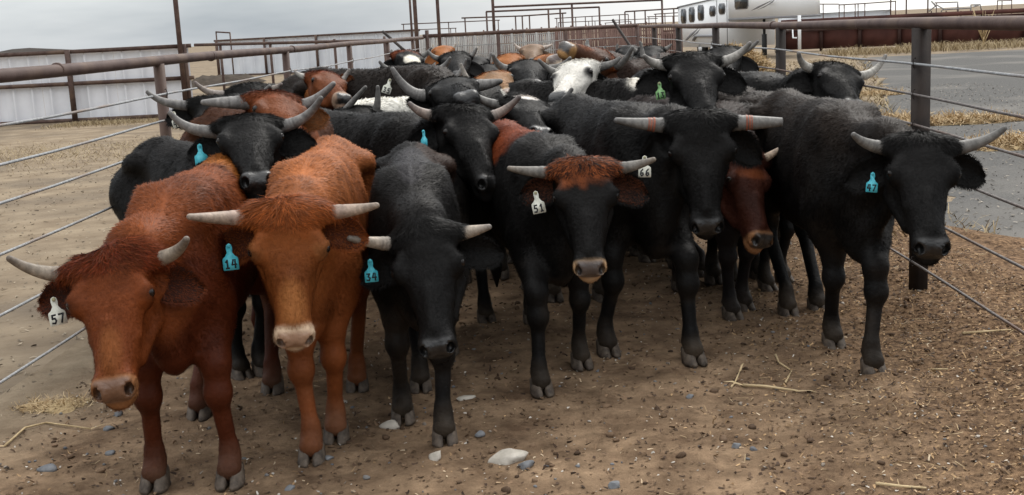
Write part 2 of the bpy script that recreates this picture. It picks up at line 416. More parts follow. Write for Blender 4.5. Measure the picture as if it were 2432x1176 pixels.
def steer(label, poll, muz, hd=0, ff=None, turn=0, s=1.0, horns=(None, None), hc=.8, ears=(None, None), tags=(), feet=(None,)*4, C=BLACK,
          group='horned cattle herded together between the pipe fences', h=None, fur=None, hr=.036, shag=1.0, cut=False, tape=None, hl=None, rest=None, light_hoof=False, neckdrop=0.0, zs=1.0, ls=.88, wup=.6):
    """poll/muz: (px, py, Y); hd: heading in degrees, 0 walks to the camera, + to the right"""
    a = math.radians(hd); fw = np.array([math.sin(a), -math.cos(a), 0]); lt = np.array([math.cos(a), math.sin(a), 0]); up = np.array([0, 0, 1.0])
    pollP = at(*poll); Yd = poll[2]
    Lh = (hl or .53)*s
    # muzzle: the point on its sight line at one head length from the poll (the nearer solution)
    dm = unit(ray(*muz[:2])); o = EYEP-pollP; b_ = dm@o; c_ = o@o-Lh*Lh; disc = b_*b_-c_
    far = len(muz) > 2 and muz[2] == 'far'
    t = -b_ if disc < 0 else (-b_+math.sqrt(disc) if far else -b_-math.sqrt(disc))
    muzP = EYEP+dm*t
    u = unit(muzP-pollP)
    vd = unit(pollP-EYEP); w = -vd+wup*up; w = unit(w-u*(w@u)); v = np.cross(w, u)
    if v@cR < 0: v = -v
    tr = math.radians(turn); v, w = v*math.cos(tr)+w*math.sin(tr)*(-1), w*math.cos(tr)+v*math.sin(tr)
    if ff is None:
        g = pollP[:2]-fw[:2]*.42*s
    elif len(ff) == 3: g = at(ff[0], ff[1], ff[2])[:2]
    else: g = np.array(ff, float)
    base = np.array([g[0], g[1], .012])
    root = empty('steer', base); tag(root, label, 'steer', group)
    W = lambda x, y, z: fw*x*s+lt*y*s*ls+up*z*s*zs           # local, relative to base
    O = pollP-base-u*.015*s
    near = Yd < 6.6
    h = h or (.0105 if Yd < 5.0 else .0118 if Yd < 6.1 else .0135 if Yd < 7.6 else .02 if Yd < 10 else .026)
    AX = np.stack([fw, lt, up]); HX = np.stack([u, v, w]); P_ = []
    add = lambda f, k=.06, sg=1: P_.append((f, k*s, sg))
    E = lambda x, y, z, r, k=.08: add(p_el(W(x, y, z), AX, np.array(r)*s*np.array([1, ls, .5+.5*zs])), k)
    E(-.24, 0, .90, (.36, .195, .355)); E(-.64, 0, .89, (.50, .238, .345), .12); E(-1.0, 0, .96, (.42, .205, .28), .12); E(-1.24, 0, 1.0, (.27, .195, .235), .1)
    add(p_rc(W(-.12, 0, 1.165), W(-.45, 0, 1.165), .075*s, .065*s), .12); add(p_rc(W(-.45, 0, 1.165), W(-1.1, 0, 1.185), .06*s, .065*s), .1); add(p_rc(W(-1.1, 0, 1.185), W(-1.44, 0, 1.12), .065*s, .05*s), .1)
    for q in (-1, 1):
        add(p_el(W(-1.1, q*.185, 1.12), AX, np.array([.09, .055, .06])*s), .1); add(p_rc(W(-1.40, q*.11, 1.04), W(-1.3, q*.15, 1.0), .055*s, .08*s), .08)
        E(-.12, q*.14, .92, (.16, .082, .33), .09)
    E(.08, 0, .72, (.13, .105, .21), .1)
    for q in (-1, 1):
        add(p_rc(W(-.20, q*.085, 1.16), W(-.01, q*.165, .80), .042*s, .055*s), .07)                        # shoulder blade
        add(p_el(W(-1.0, q*.25, 1.03), AX, np.array([.13, .05, .10])*s), .09, -1)                           # flank hollow
        add(p_el(W(-.40, q*.262, .92), AX, np.array([.06, .035, .24])*s), .08, -1)                          # behind the shoulder
        add(p_el(W(-1.11, q*.195, 1.145), AX, np.array([.07, .045, .04])*s), .05)                           # hook bone
    # neck: two blended chains, crest and throat
    HB = O+u*.07*s-w*.12*s
    NB = W(.02, 0, .98); m1 = NB+(HB-NB)*.5+up*(.03-neckdrop)*s
    for (ou, r0, r1, r2) in ((.11, .105, .098, .084), (-.10, .138, .108, .082)):
        A0 = W(-.04 if ou > 0 else .02, 0, .98+ou); dn = unit(np.cross(unit(HB-NB), lt)); dn = dn if dn[2] > 0 else -dn
        dn = unit(dn+.6*w)
        Bm = m1+dn*ou*.72*s; Ce = HB+w*(.05 if ou > 0 else -.045)*s
        add(p_rc(A0, Bm, r0*s, r1*s), .1); add(p_rc(Bm, Ce, r1*s, r2*s), .08)
    add(p_rc(W(.13, 0, .60), HB-w*.0*s+(W(.10, 0, .62)-HB)*.35-up*.02*s, .030*s, .028*s), .07)      # dewlap
    # legs
    dflt = [(.05, -.135, 0), (-.06, .135, 0), (-1.30, -.15, 0), (-1.16, .15, 0)]
    FT = []
    for i in range(4):
        f = feet[i] if i < len(feet) else None
        FT.append(W(*dflt[i]) if f is None else (gnd(*f)-base)*np.array([1, 1, 0]))
    for i, T in enumerate(FT):
        q = -1 if i % 2 == 0 else 1; z = up
        fdir = fw
        fet = T-fdir*.035*s+z*.105*s; past = T-fdir*.002*s+z*.062*s
        if i < 2:
            sh = W(-.08, q*.142, .74); kn = lerp(W(.0, q*.135, 0), fet*np.array([1, 1, 0]), .72)+fdir*.03*s+z*.39*s
            add(p_rc(sh, kn+z*.11*s, .100*s, .054*s), .07); add(p_rc(kn+z*.11*s, kn, .052*s, .050*s), .04); add(p_el(kn+fdir*.018*s-z*.01*s, AX, np.array([.050, .056, .060])*s), .025)
            add(p_rc(kn-z*.05*s, fet+z*.05*s, .037*s, .033*s), .03); add(p_rc(kn-z*.06*s-fdir*.022*s, fet+z*.03*s-fdir*.026*s, .022*s, .020*s), .018)
        else:
            st = W(-1.02, q*.17, .72); hp = W(-1.22, q*.14, .92)
            hk = lerp(W(-1.42, q*.15, 0), fet*np.array([1, 1, 0])-fw*.1*s, .6)+z*.50*s
            add(p_rc(hp, st, .175*s, .12*s), .08); add(p_rc(st, hk, .115*s, .056*s), .07); add(p_rc(hk, hk-z*.07*s, .054*s, .046*s), .04); add(p_rc(hk-z*.06*s, fet+z*.05*s, .040*s, .033*s), .03); add(p_rc(hk-fdir*.03*s, fet+z*.03*s-fdir*.026*s, .024*s, .020*s), .018)
        add(p_rc(fet+z*.035*s, fet-z*.005*s, .035*s, .0385*s), .03); add(p_rc(fet, past+z*.004*s, .037*s, .050*s), .03)
        for e_ in (-1, 1): add(p_el(fet-fdir*.045*s+lt*e_*.022*s-z*.012*s, AX, np.array([.016, .013, .022])*s), .012)
        if Yd > 8.5: add(p_el(T+z*.03*s, AX, np.array([.06, .05, .04])*s), .02)
    # head
    add(p_head(O, u, v, w, Lh, s, PROF), .05)
    add(p_el(O+u*.035*s-w*.045*s, HX, np.array([.085, .13, .07])*s), .05)
    eyes = []
    for q in (-1, 1):
        ec = O+u*.295*Lh+v*q*.126*s-w*.033*s; eyes.append((ec, q))
        add(p_el(ec-v*q*.004*s, HX, np.array([.044, .032, .034])*s), .03)
        ed = unit(v*q*.80+w*.58); et_ = np.cross(ed, u); add(p_rc(ec+ed*.024*s-u*.019*s-et_*.016*s, ec+ed*.024*s-u*.019*s+et_*.016*s, .0095*s, .0095*s), .012)
        add(p_el(O+u*.93*Lh+v*q*.045*s-w*.045*s, HX, np.array([.045, .032, .04])*s), .03)
        add(p_rc(O+u*.02*Lh+v*q*.1*s-w*.05*s, O+u*.03*Lh+v*q*.145*s-w*.05*s, .05*s, .042*s), .04)
    add(p_el(O+u*.93*Lh-w*.118*s, HX, np.array([.06, .056, .03])*s), .025)
    for q in (-1, 1):
        add(p_rc(O+u*.33*Lh+v*q*.098*s-w*.20*s, O+u*.66*Lh+v*q*.055*s-w*.155*s, .040*s, .030*s), .025)      # jaw
        add(p_rc(O+u*.36*Lh+v*q*.122*s-w*.07*s, O+u*.56*Lh+v*q*.088*s-w*.075*s, .016*s, .012*s), .03)       # cheek crest
        add(p_rc(O+u*.20*Lh+v*q*.108*s-w*.012*s, O+u*.275*Lh+v*q*.124*s-w*.014*s, .018*s, .015*s), .03)      # brow
    add(p_rc(O+u*.50*Lh-w*.012*s, O+u*.80*Lh-w*.016*s, .024*s, .022*s), .03)                                 # nose bone
    nost = []
    for q in (-1, 1):
        if h < .016:
            nc = O+u*.962*Lh+v*q*.053*s-w*.042*s; nost.append(nc); add(p_el(nc+w*.004*s, np.stack([unit(u-.35*v*q), unit(v*q+.35*u), w]), np.array([.024, .0155, .027])*s), .010, -1)
            add(p_el(O+u*.47*Lh+v*q*.122*s-w*.115*s, HX, np.array([.075, .024, .045])*s), .05, -1)
            add(p_el(O+u*.155*Lh+v*q*.160*s-w*.085*s, HX, np.array([.045, .03, .04])*s), .04, -1)
            add(p_rc(O+u*.78*Lh+v*q*.085*s-w*.098*s, O+u*.99*Lh+v*q*.06*s-w*.092*s, .010*s, .010*s), .014, -1)
    pts = np.concatenate([np.array([HB, O+u*Lh, O]), np.array(FT), np.array([W(-1.55, 0, 1.2), W(-1.5, .3, .1), W(-1.5, -.3, .1), W(.3, .3, 1.3), W(.3, -.3, .5)])])
    lo, hi = pts.min(0)-.22*s, pts.max(0)+.22*s; lo[2] = -.02; 
    V, F = surface(P_, lo, hi, h)
    V = relax(V, F, 1, .4)
    nrm, area = vnormals(V, F)
    # colours from where each point sits on the animal
    def colour(P, nn):
        q = P-O; cu, cv, cw = (q@u)/Lh, (q@v)/s, (q@w)/s; lx, ly, lz = P@fw/s, P@lt/s, P[:, 2]/s
        dh = np.linalg.norm(P-(O+u*.45*Lh-w*.1*s), axis=1)/s
        head = np.clip((.36-dh)/.06, 0, 1)*(cu > -.12); head = head*np.clip((cw+.30)/.05, 0, 1)
        nz3 = fbm(P/s, 5, 3+int(abs(poll[0])) % 50); nz4 = fbm(P/s, 14, 9)
        c = np.tile(np.array(C['base']), (len(P), 1))
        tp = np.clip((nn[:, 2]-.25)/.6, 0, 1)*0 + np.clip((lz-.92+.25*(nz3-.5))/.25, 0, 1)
        c = c+(np.array(C['top'])-c)*(tp*(1-head))[:, None]  # paler upper coat: bleached hair, with light on the backs painted in
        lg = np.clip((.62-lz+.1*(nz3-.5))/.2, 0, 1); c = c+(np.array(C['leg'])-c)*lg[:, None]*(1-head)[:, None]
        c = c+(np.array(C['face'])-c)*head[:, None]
        c = c*(.58+.84*nz3+.3*(nz4-.5))[:, None]; nz5 = fbm(P/s, 3.1, 70+int(abs(poll[1])) % 40); db = np.clip((nz5-.56)/.12, 0, 1)*np.clip((1.02-lz)/.3, 0, 1)*(1-head)*.30*nz4; c = c+(np.array((.07,.05,.034))-c)*db[:, None]
        for kind, ctr, rad, cc in C['patches']:
            if kind == 'body': d = np.linalg.norm((np.stack([lx, ly, lz], 1)-np.array(ctr))/np.array(rad), axis=1)
            else: d = np.linalg.norm((np.stack([cu, cv, cw], 1)-np.array(ctr))/np.array(rad), axis=1)
            mm = np.clip((1.05+.35*(nz3-.5)+.25*(nz4-.5)-d)/(.14 if kind == 'body' or cc[2] > .4 else .55), 0, 1)*(1 if kind == 'body' else (np.maximum(head, .0)))
            c = c+(np.array(cc)-c)*mm[:, None]
        al = np.ones(len(P))
        if C['poll'] is not None:
            mm = np.clip((.19+.26*(nz4-.5)-cu)/.13, 0, 1)*np.clip((cw+.12)/.04, 0, 1)*head; c = c+(np.array(C['poll'])*(.6+.8*nz4)[:, None]-c)*mm[:, None]
        if C['ring'] is not None:
            mm = np.clip((cu-C.get('ring0', .83)+.03*(nz4-.5))/.04, 0, 1)*head; c = c+(np.array(C['ring'])-c)*mm[:, None]
        pm = np.clip((cu-.885)/.03, 0, 1)*np.clip((.070-np.abs(cv))/.012, 0, 1)*np.clip((cw+.092)/.012, 0, 1)*head
        c = c+(np.array(C['pad'])-c)*pm[:, None]; al = al*(1-.75*pm)
        for nc in nost:
            mm = np.clip((.024*s-np.linalg.norm(P-nc, axis=1))/(.008*s), 0, 1); c = c*(1-.8*mm)[:, None]
        for ec, _ in eyes:
            de = np.linalg.norm(P-ec, axis=1)/s
            if C.get('eyering') is not None:
                mm = np.clip((.052+.03*(nz4-.5)-de)/.022, 0, 1); c = c+(np.array(C['eyering'])-c)*mm[:, None]
            mm = np.clip((.042-de)/.012, 0, 1); c = c*(1-.65*mm)[:, None]
        ds = np.clip((.20+.22*(nz3-.5)-lz)/.20, 0, 1)*.42*(.5+nz4); c = c+(np.array((.115,.085,.058))-c)*np.clip(ds, 0, .75)[:, None]*(1-head)[:, None]
        return c, al, pm, cu, cv, cw, head, lx, lz
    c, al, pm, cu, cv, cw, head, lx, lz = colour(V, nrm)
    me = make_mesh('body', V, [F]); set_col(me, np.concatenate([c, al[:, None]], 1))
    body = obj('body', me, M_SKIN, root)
    # eyes
    if Yd < 12:
        for ec, q in eyes:
            mb = MB(); tt = np.linspace(0, math.pi, 7)
            ctr = ec+unit(v*q*.80+w*.58)*.0150*s; R_ = .0215*s
            mb.tube([ctr+w*R_*math.cos(x) for x in tt], [max(R_*math.sin(x), 1e-4) for x in tt], 12)
            mb.build('eye', M_EYE, root, True)
    # horns
    for i, hp in enumerate(horns):
        if hp is None: continue
        q = -1 if i == 0 else 1
        B0 = O+u*.03*Lh+v*q*.115*s-w*.05*s
        Yb = (B0+base)[1]; tip = at(hp[0], hp[1], Yb+(hp[2] if len(hp) > 2 else -.05))-base
        outd = unit(v*q*1.0-w*.12+u*.0); dd = tip-B0; Ctl = lerp((B0+tip)/2, B0+outd*max(dd@outd, .08)*.80, hc)
        ct = cut and i == 1; n_ = 30; ts = np.linspace(0, 1, n_)
        if ct: ts = np.linspace(0, .985, n_)
        pt = np.array([(1-x)**2*B0+2*x*(1-x)*Ctl+x*x*tip for x in ts]); r0 = (hp[3] if len(hp) > 3 else hr)*s
        endr = .34 if not ct else .50
        r = r0*(1-(1-endr)*ts**1.15); r = r*(1+.035*np.sin(ts*62)*(ts < .40))
        # rounded blunt end
        dirn = unit(pt[-1]-pt[-2]); k_ = .6 if not ct else .12
        pt = np.vstack([pt, pt[-1]+dirn*r[-1]*.5*k_*1.4, pt[-1]+dirn*r[-1]*.9*k_*1.4, pt[-1]+dirn*r[-1]*1.0*k_*1.4]); r = np.concatenate([r, [r[-1]*.85, r[-1]*.5, r[-1]*.05]])
        mb = MB(); ns = 14; mb.tube(pt, r, ns); hm = mb.mesh('horn', True)
        h0, h1, h2 = [np.array(x) for x in C['horn']]; tt = np.linspace(0, 1, len(pt))
        hcx = np.where(tt[:, None] < .5, h0+(h1-h0)*(tt[:, None]/.5), h1+(h2-h1)*((tt[:, None]-.5)/.5))
        rh = np.random.default_rng(int(hp[0])); hcx = hcx*(1-.22*(np.sin(tt*58+1) > .3)*(tt < .42))[:, None]*rh.uniform(.85, 1.15, (len(pt), 1)); hv = np.repeat(hcx, ns, 0)*rh.uniform(.88, 1.12, (len(pt)*ns, 1)); set_col(hm, hv); ho = obj('horn', hm, M_HORN, root)
        if tape:
            for t0, t1, tc_ in tape:
                k0, k1 = np.interp([t0, t1], np.linspace(0, 1, n_), np.arange(n_)); ks = np.linspace(k0, k1, 4)
                pp = np.stack([np.interp(ks, np.arange(len(pt)), pt[:, a_]) for a_ in range(3)], 1); rr = np.interp(ks, np.arange(len(pt)), r)+.0018
                tb = MB(); tb.tube(pp, rr, 14, False); tm = tb.mesh('horn_wrap', True); set_col(tm, np.tile(tc_, (len(tm.vertices), 1))); obj('horn_wrap', tm, M_HORN, ho)
    # ears
    earp = []
    for i in (0, 1):
        q = -1 if i == 0 else 1; et = ears[i]
        if et == 0: earp.append(None); continue
        B0 = O+u*.13*Lh+v*q*.125*s-w*.115*s
        if et is None: dv = unit(v*q-w*.35+u*.22-up*.1)
        else:
            dv = unit(at(et[0], et[1], (B0+base)[1]+(et[2] if len(et) > 2 else .02))-base-B0)
        Le = .215*s; We = .072*s
        face = unit(w*.9+u*.35-up*.15+unit(EYEP-base-B0)*.5); face = unit(face-dv*(face@dv)); sd = np.cross(face, dv)
        ns_, nt_ = 13, 9; ss = np.linspace(0, 1, ns_); tt = np.linspace(-1, 1, nt_)
        fr = []; bk = []
        for x in ss:
            wd = We*(np.sin(np.pi*(.13+.76*x))**.6)*(1 if x < .9 else .80 if x < .99 else .40); wd = max(wd, .02*s if x < .3 else .004)
            for y in tt:
                cup = .032*s*(1-y*y)*(1-.5*x); pnt = B0+dv*(x*Le-.03*s)-face*cup+sd*y*wd-up*.03*s*x*x
                fr.append(pnt+face*.002*s); bk.append(pnt-face*(.013*s*(1-.7*abs(y))*(1-.6*x)+.002))
        fr, bk = np.array(fr), np.array(bk); nv = ns_*nt_; Fq = []
        for a_ in range(ns_-1):
            for b in range(nt_-1):
                k0 = a_*nt_+b; Fq.append((k0, k0+1, k0+nt_+1, k0+nt_)); Fq.append((nv+k0, nv+k0+nt_, nv+k0+nt_+1, nv+k0+1))
            k0 = a_*nt_; Fq.append((k0, k0+nt_, nv+k0+nt_, nv+k0)); k0 = a_*nt_+nt_-1; Fq.append((k0, nv+k0, nv+k0+nt_, k0+nt_))
        k0 = (ns_-1)*nt_
        for b in range(nt_-1): Fq.append((k0+b, k0+b+1, nv+k0+b+1, nv+k0+b))
        Fq = np.array(Fq); EV = np.concatenate([fr, bk])
        ec_ = np.array(C.get('ear', C['face'])); ei_ = np.array(C.get('earin', ec_*.8))
        em = make_mesh('ear', EV, [Fq]); ce = np.concatenate([np.tile(ei_, (nv, 1)), np.tile(ec_, (nv, 1))]); set_col(em, ce)
        eo = obj('ear', em, M_SKIN, root); earp.append((B0, dv, face, sd, Le, We, ec_, ei_, eo))
        if Yd < 10:
            rg = np.random.default_rng(i+int(poll[0])); kk = int(2800*min(1, (5.5/Yd)**2))
            en, ea = vnormals(EV, Fq); fi = rg.integers(0, len(Fq), kk); bw = rg.random((kk, 2, 1))
            qa = EV[Fq[fi]]; P0 = lerp(lerp(qa[:, 0], qa[:, 1], bw[:, 0]), lerp(qa[:, 3], qa[:, 2], bw[:, 0]), bw[:, 1])
            n0 = en[Fq[fi, 0]]; rim = np.clip(np.abs((P0-B0)@sd)/We, 0, 1)
            d0 = dv*.9+sd*np.sign((P0-B0)@sd)[:, None]*rim[:, None]*1.1+rg.normal(0, .25, (kk, 3))
            isin = ((n0@face) > .2); cc = np.where(isin[:, None], ei_, ec_)*rg.uniform(.7, 1.35, kk)[:, None]
            strands('ear_hair', P0, n0, d0, (.008+.013*rim)*s*rg.uniform(.7, 1.25, kk)*shag, np.full(kk, .0023*max(1, Yd/5)), cc, M_FUR, eo, .25, i+3)
    # tags
    for tg in tags:
        i, colr, txt = tg[:3]; kw = tg[3] if len(tg) > 3 else {}
        if 'at' in kw:
            B0 = earp[i][0] if earp[i] else O; ap = kw.pop('at'); P = at(ap[0], ap[1], (B0+base)[1]+(ap[2] if len(ap) > 2 else -.06))-base
        else:
            B0, dv, face, sd, Le, We = earp[i][:6]; P = B0+dv*Le*.5+face*.03*s-up*.01
        # tag is built in world space of the animal's base
        t_ = ear_tag(root, P+base, colr, txt, **kw)
        t_.location = tuple(-base)
    # hooves
    if Yd < 9.5:
        for i, T in enumerate(FT):
            for q in (-1, 1):
                claw_mesh(T-fw*.004+lt*q*.004, fw, lt, q, s*1.07).build('hoof_claw', M_HOOF_LIGHT if light_hoof and (i+q) % 3 == 0 else M_HOOF, root, False)
    # tail with its switch
    tl = MB(); tp = np.array([W(-1.47, 0, 1.13), W(-1.56, .0, 1.08), W(-1.60, .01, .9), W(-1.58, .02, .6), W(-1.57, .0, .38)]); tl.tube(tp, np.array([.045, .035, .025, .02, .017])*s, 8)
    tm = tl.mesh('tail', True); set_col(tm, np.tile(C['base'], (len(tm.vertices), 1))); to = obj('tail', tm, M_SKIN, root)
    sw = MB(); sw.tube(np.array([W(-1.57, 0, .42), W(-1.57, 0, .3), W(-1.56, .0, .16)]), np.array([.022, .045, .006])*s, 8); tm = sw.mesh('tail_switch', True); set_col(tm, np.tile(C['base'], (len(tm.vertices), 1))); obj('tail_switch', tm, M_SKIN, to)
    # coat
    nf = fur if fur is not None else int(165000*min(1, (5.0/Yd)**2.0))
    if nf and Yd < 14.5:
        rg = np.random.default_rng(int(poll[0]+poll[1]*7)); fc = V[F].mean(1); fnn = nrm[F].mean(1)
        hd_ = head[F].mean(1); toC = EYEP-base-fc; toC /= np.linalg.norm(toC, axis=1)[:, None]; vis = (fnn*toC).sum(1)
        lzz = fc[:, 2]/s; wgt = area*np.where(vis < -.3, .12, 1.0)*np.where(hd_ > .5, 2.3, 1.0)*np.where(lzz < .5, .6, 1)*np.where(pm[F].mean(1) > .2, 0, 1)
        fi = rg.choice(len(F), nf, p=wgt/wgt.sum()); bw = rg.random((nf, 2, 1)); qa = V[F[fi]]
        P0 = lerp(lerp(qa[:, 0], qa[:, 1], bw[:, 0]), lerp(qa[:, 3], qa[:, 2], bw[:, 0]), bw[:, 1])
        n0 = fnn[fi]; n0 /= np.linalg.norm(n0, axis=1)[:, None]
        bil = lambda A: lerp(lerp(A[F[fi, 0]], A[F[fi, 1]], bw[:, 0, 0]), lerp(A[F[fi, 3]], A[F[fi, 2]], bw[:, 0, 0]), bw[:, 1, 0])
        c0 = np.stack([bil(c[:, a_]) for a_ in range(3)], 1); h0 = bil(head); qq = P0-O; u0, v0, w0, z0 = (qq@u)/Lh, (qq@v)/s, (qq@w)/s, P0[:, 2]/s
        swirl = (fbm(P0/s, 5, 21)-.5)*4.2; cl_ = fbm(P0/s, 11, 57); 
        dbody = -fw*.75-up*.75+np.cross(n0, -fw*.75-up*.75)*swirl[:, None]*.8
        vert = np.clip((n0[:, 2]-.5)/.4, 0, 1)[:, None]
        dbody = dbody+vert*(lt*np.sign(P0@lt)[:, None]*.5)
        dhead = u*np.clip((u0-.30)*4, -1, 1)[:, None]*.9+v*np.sign(v0)[:, None]*np.clip(np.abs(v0)*6, 0, 1)[:, None]*.5+rg.normal(0, .2, (nf, 3))
        fl = (u0 < .19) & (h0 > .5) & (w0 > -.13)
        dfl = u*(.62)+v*(np.sign(v0)*np.clip(np.abs(v0)*14, .0, 1.0)+swirl*.5)[:, None]+rg.normal(0, .24, (nf, 3))
        d0 = np.where(fl[:, None], dfl, np.where(h0[:, None] > .5, dhead, dbody+rg.normal(0, .22, (nf, 3))))
        ln = np.where(fl, np.clip(.046*(1-u0/.23), .012, .05)*C.get('tuft', .8), np.where(h0 > .5, .014, np.where(z0 < .58, .009, .019+.007*np.clip((z0-1.02)/.15, 0, 1))))
        ln = ln*s*rg.uniform(.55, 1.35, nf)*(.45+1.1*cl_)*(1 if not shag else shag)
        keep = ~((h0 > .5) & (u0 > .86) & (w0 > -.1) & (np.abs(v0) < .075))
        for ec, _ in eyes: keep &= np.linalg.norm(P0-ec, axis=1) > .034*s
        wd = np.where(h0 > .5, .0020, .0027)*max(1, Yd/5.2)*rg.uniform(.7, 1.3, nf)
        cc = c0*(np.where(h0 > .5, rg.uniform(.66, 1.42, nf), rg.uniform(.76, 1.27, nf))*(.62+.76*fbm(P0/s, 13, 33)))[:, None]
        if C['poll'] is not None:
            cc[fl] *= rg.uniform(.6, 1.6, (fl.sum(), 1))
            mxk = (rg.random(nf) < C.get('mix', .3)) & fl; cc[mxk] = (np.array(C['face'])*rg.uniform(.5, 1.2, (mxk.sum(), 1)))
        kk = keep
        strands('coat', P0[kk], n0[kk], d0[kk], ln[kk], wd[kk], cc[kk], M_FUR, root, np.where(fl, .17, .33)[kk], 5)
    return root
# ------------------------------------------------------------------ ground
XL, XR, RAIL, SP = -2.69, 2.27, 1.68, 4.18
YEND = 27.2
WIRES = (1.455, 1.27, 1.085, .84, .555, .25)

def zfloor(x, y):
    P = np.stack([x, y, np.zeros_like(x)], 1)
    z = .014+.016*(fbm(P, 2.2, 41)-.5)+.018*(fbm(P, 9, 47)-.5)
    mul = np.clip((x-.9+.35*(vnoise(P, .9, 5)-.5))/1.2, 0, 1)
    z = z+.022*(np.abs(fbm(P, 5.0, 61)-.5)*2)**.8*1.0-.008+mul*(.075*(fbm(P, 2.6, 91)-.5)+.036*(fbm(P, 6.5, 51)-.45)+.02)
    z = z+.035*np.exp(-((x-2.35)/.42)**2)*np.clip((y-3)/2, 0, 1)+.05*np.exp(-((x-1.9)**2+(y-4.6)**2)/.5)
    return np.maximum(z, .006)

mt_g = noise_mat('dry_dirt', (.172,.131,.089), (.258,.205,.143), 2.2, .95, .1, .8, 9, c2=(.135,.108,.08), s2=.45, bdist=.03, detail=10)
gm = MB(); gm.add([(-900,-60,0),(900,-60,0),(900,1500,0),(-900,1500,0)], [(0,1,2,3)])
tag(gm.build('ground', mt_g), kind='structure')

def floor_mat():
    mt, t, b = nmat('alley_dirt'); l = t.links.new
    tcn = N(t, 'ShaderNodeTexCoord'); src = tcn.outputs['Object']
    a = N(t, 'ShaderNodeVertexColor', layer_name='Col')
    n1 = N(t, 'ShaderNodeTexNoise', i_Scale=3.5, i_Detail=9, i_Roughness=.66); l(src, n1.inputs[0])
    r1 = N(t, 'ShaderNodeValToRGB'); e = r1.color_ramp.elements; e[0].position = .33; e[0].color = (.110,.069,.042,1); e[1].position = .68; e[1].color = (.32,.220,.138,1); l(n1.outputs[0], r1.inputs[0])
    n2 = N(t, 'ShaderNodeTexNoise', i_Scale=26, i_Detail=8, i_Roughness=.72); l(src, n2.inputs[0])
    r2 = N(t, 'ShaderNodeValToRGB'); e = r2.color_ramp.elements; e[0].position = .36; e[0].color = (.036,.018,.010,1); e[1].position = .66; e[1].color = (.30,.190,.108,1); l(n2.outputs[0], r2.inputs[0])
    sp = N(t, 'ShaderNodeSeparateColor'); l(a.outputs[0], sp.inputs[0])
    mxn = N(t, 'ShaderNodeMix', data_type='RGBA'); l(sp.outputs[0], mxn.inputs[0]); l(r1.outputs[0], mxn.inputs[6]); l(r2.outputs[0], mxn.inputs[7])
    v = N(t, 'ShaderNodeTexVoronoi', i_Scale=60); l(src, v.inputs[0])
    n5 = N(t, 'ShaderNodeTexNoise', i_Scale=9, i_Detail=10, i_Roughness=.8); l(src, n5.inputs[0]); m5 = N(t, 'ShaderNodeMapRange'); m5.inputs[1].default_value = .3; m5.inputs[2].default_value = .7; m5.inputs[3].default_value = .62; m5.inputs[4].default_value = 1.3; l(n5.outputs[0], m5.inputs[0])
    vm5 = N(t, 'ShaderNodeVectorMath', operation='SCALE'); l(mxn.outputs[2], vm5.inputs[0]); l(m5.outputs[0], vm5.inputs['Scale'])
    rv = N(t, 'ShaderNodeValToRGB'); e = rv.color_ramp.elements; e[0].position = .0; e[0].color = (1.25,1.2,1.15,1); e[1].position = .22; e[1].color = (1,1,1,1); l(v.outputs['Distance'], rv.inputs[0])
    mu = N(t, 'ShaderNodeMix', data_type='RGBA', blend_type='MULTIPLY'); mu.inputs[0].default_value = 1; l(vm5.outputs[0], mu.inputs[6]); l(rv.outputs[0], mu.inputs[7])
    pe = N(t, 'ShaderNodeMix', data_type='RGBA'); l(sp.outputs[1], pe.inputs[0]); l(mu.outputs[2], pe.inputs[6]); pr = N(t, 'ShaderNodeValToRGB'); e = pr.color_ramp.elements; e[0].position = .35; e[0].color = (.172,.131,.089,1); e[1].position = .65; e[1].color = (.258,.205,.143,1); l(n1.outputs[0], pr.inputs[0]); l(pr.outputs[0], pe.inputs[7])
    l(pe.outputs[2], b.inputs['Base Color']); b.inputs['Roughness'].default_value = .95; b.inputs['Specular IOR Level'].default_value = .1
    bp = N(t, 'ShaderNodeBump', i_Strength=.9, i_Distance=.02); l(n2.outputs[0], bp.inputs['Height']); l(bp.outputs[0], b.inputs['Normal'])
    return mt
xs = np.linspace(-2.95, 3.3, 170); ys = np.concatenate([np.arange(1.2, 9, .035), np.arange(9, 28.5, .12)])
gx, gy = np.meshgrid(xs, ys, indexing='ij'); gx, gy = gx.ravel(), gy.ravel()
wob = (fbm(np.stack([gx*0, gy, gy*0], 1), .8, 77)-.5)
gx2 = gx+np.where(gx > 2.2, (gx-2.2)*1.1*wob, 0)
gz = zfloor(gx2, gy); edge = np.clip(np.minimum(gx+2.95, 3.3-gx)/.25, 0, 1); gz = .004+(gz-.004)*edge
ny = len(ys); ii = np.arange(len(xs)-1)[:, None]*ny+np.arange(ny-1)[None]
FQ = np.stack([ii, ii+ny, ii+ny+1, ii+1], -1).reshape(-1, 4)
fm = make_mesh('alley_floor', np.stack([gx2, gy, gz], 1), [FQ])
mulch = np.clip((gx2-.55-.06*gy+.9*(fbm(np.stack([gx2, gy, gz], 1), 1.3, 15)-.5))/1.0, 0, 1)
pale = np.clip((-2.05-gx2+.9*(fbm(np.stack([gx2, gy, gz], 1), 1.1, 19)-.5))/.7, 0, 1)*np.clip((gy-4.2)/1.5, 0, 1); set_col(fm, np.stack([mulch, pale, mulch], 1))
tag(obj('alley_floor', fm, floor_mat()), kind='structure')

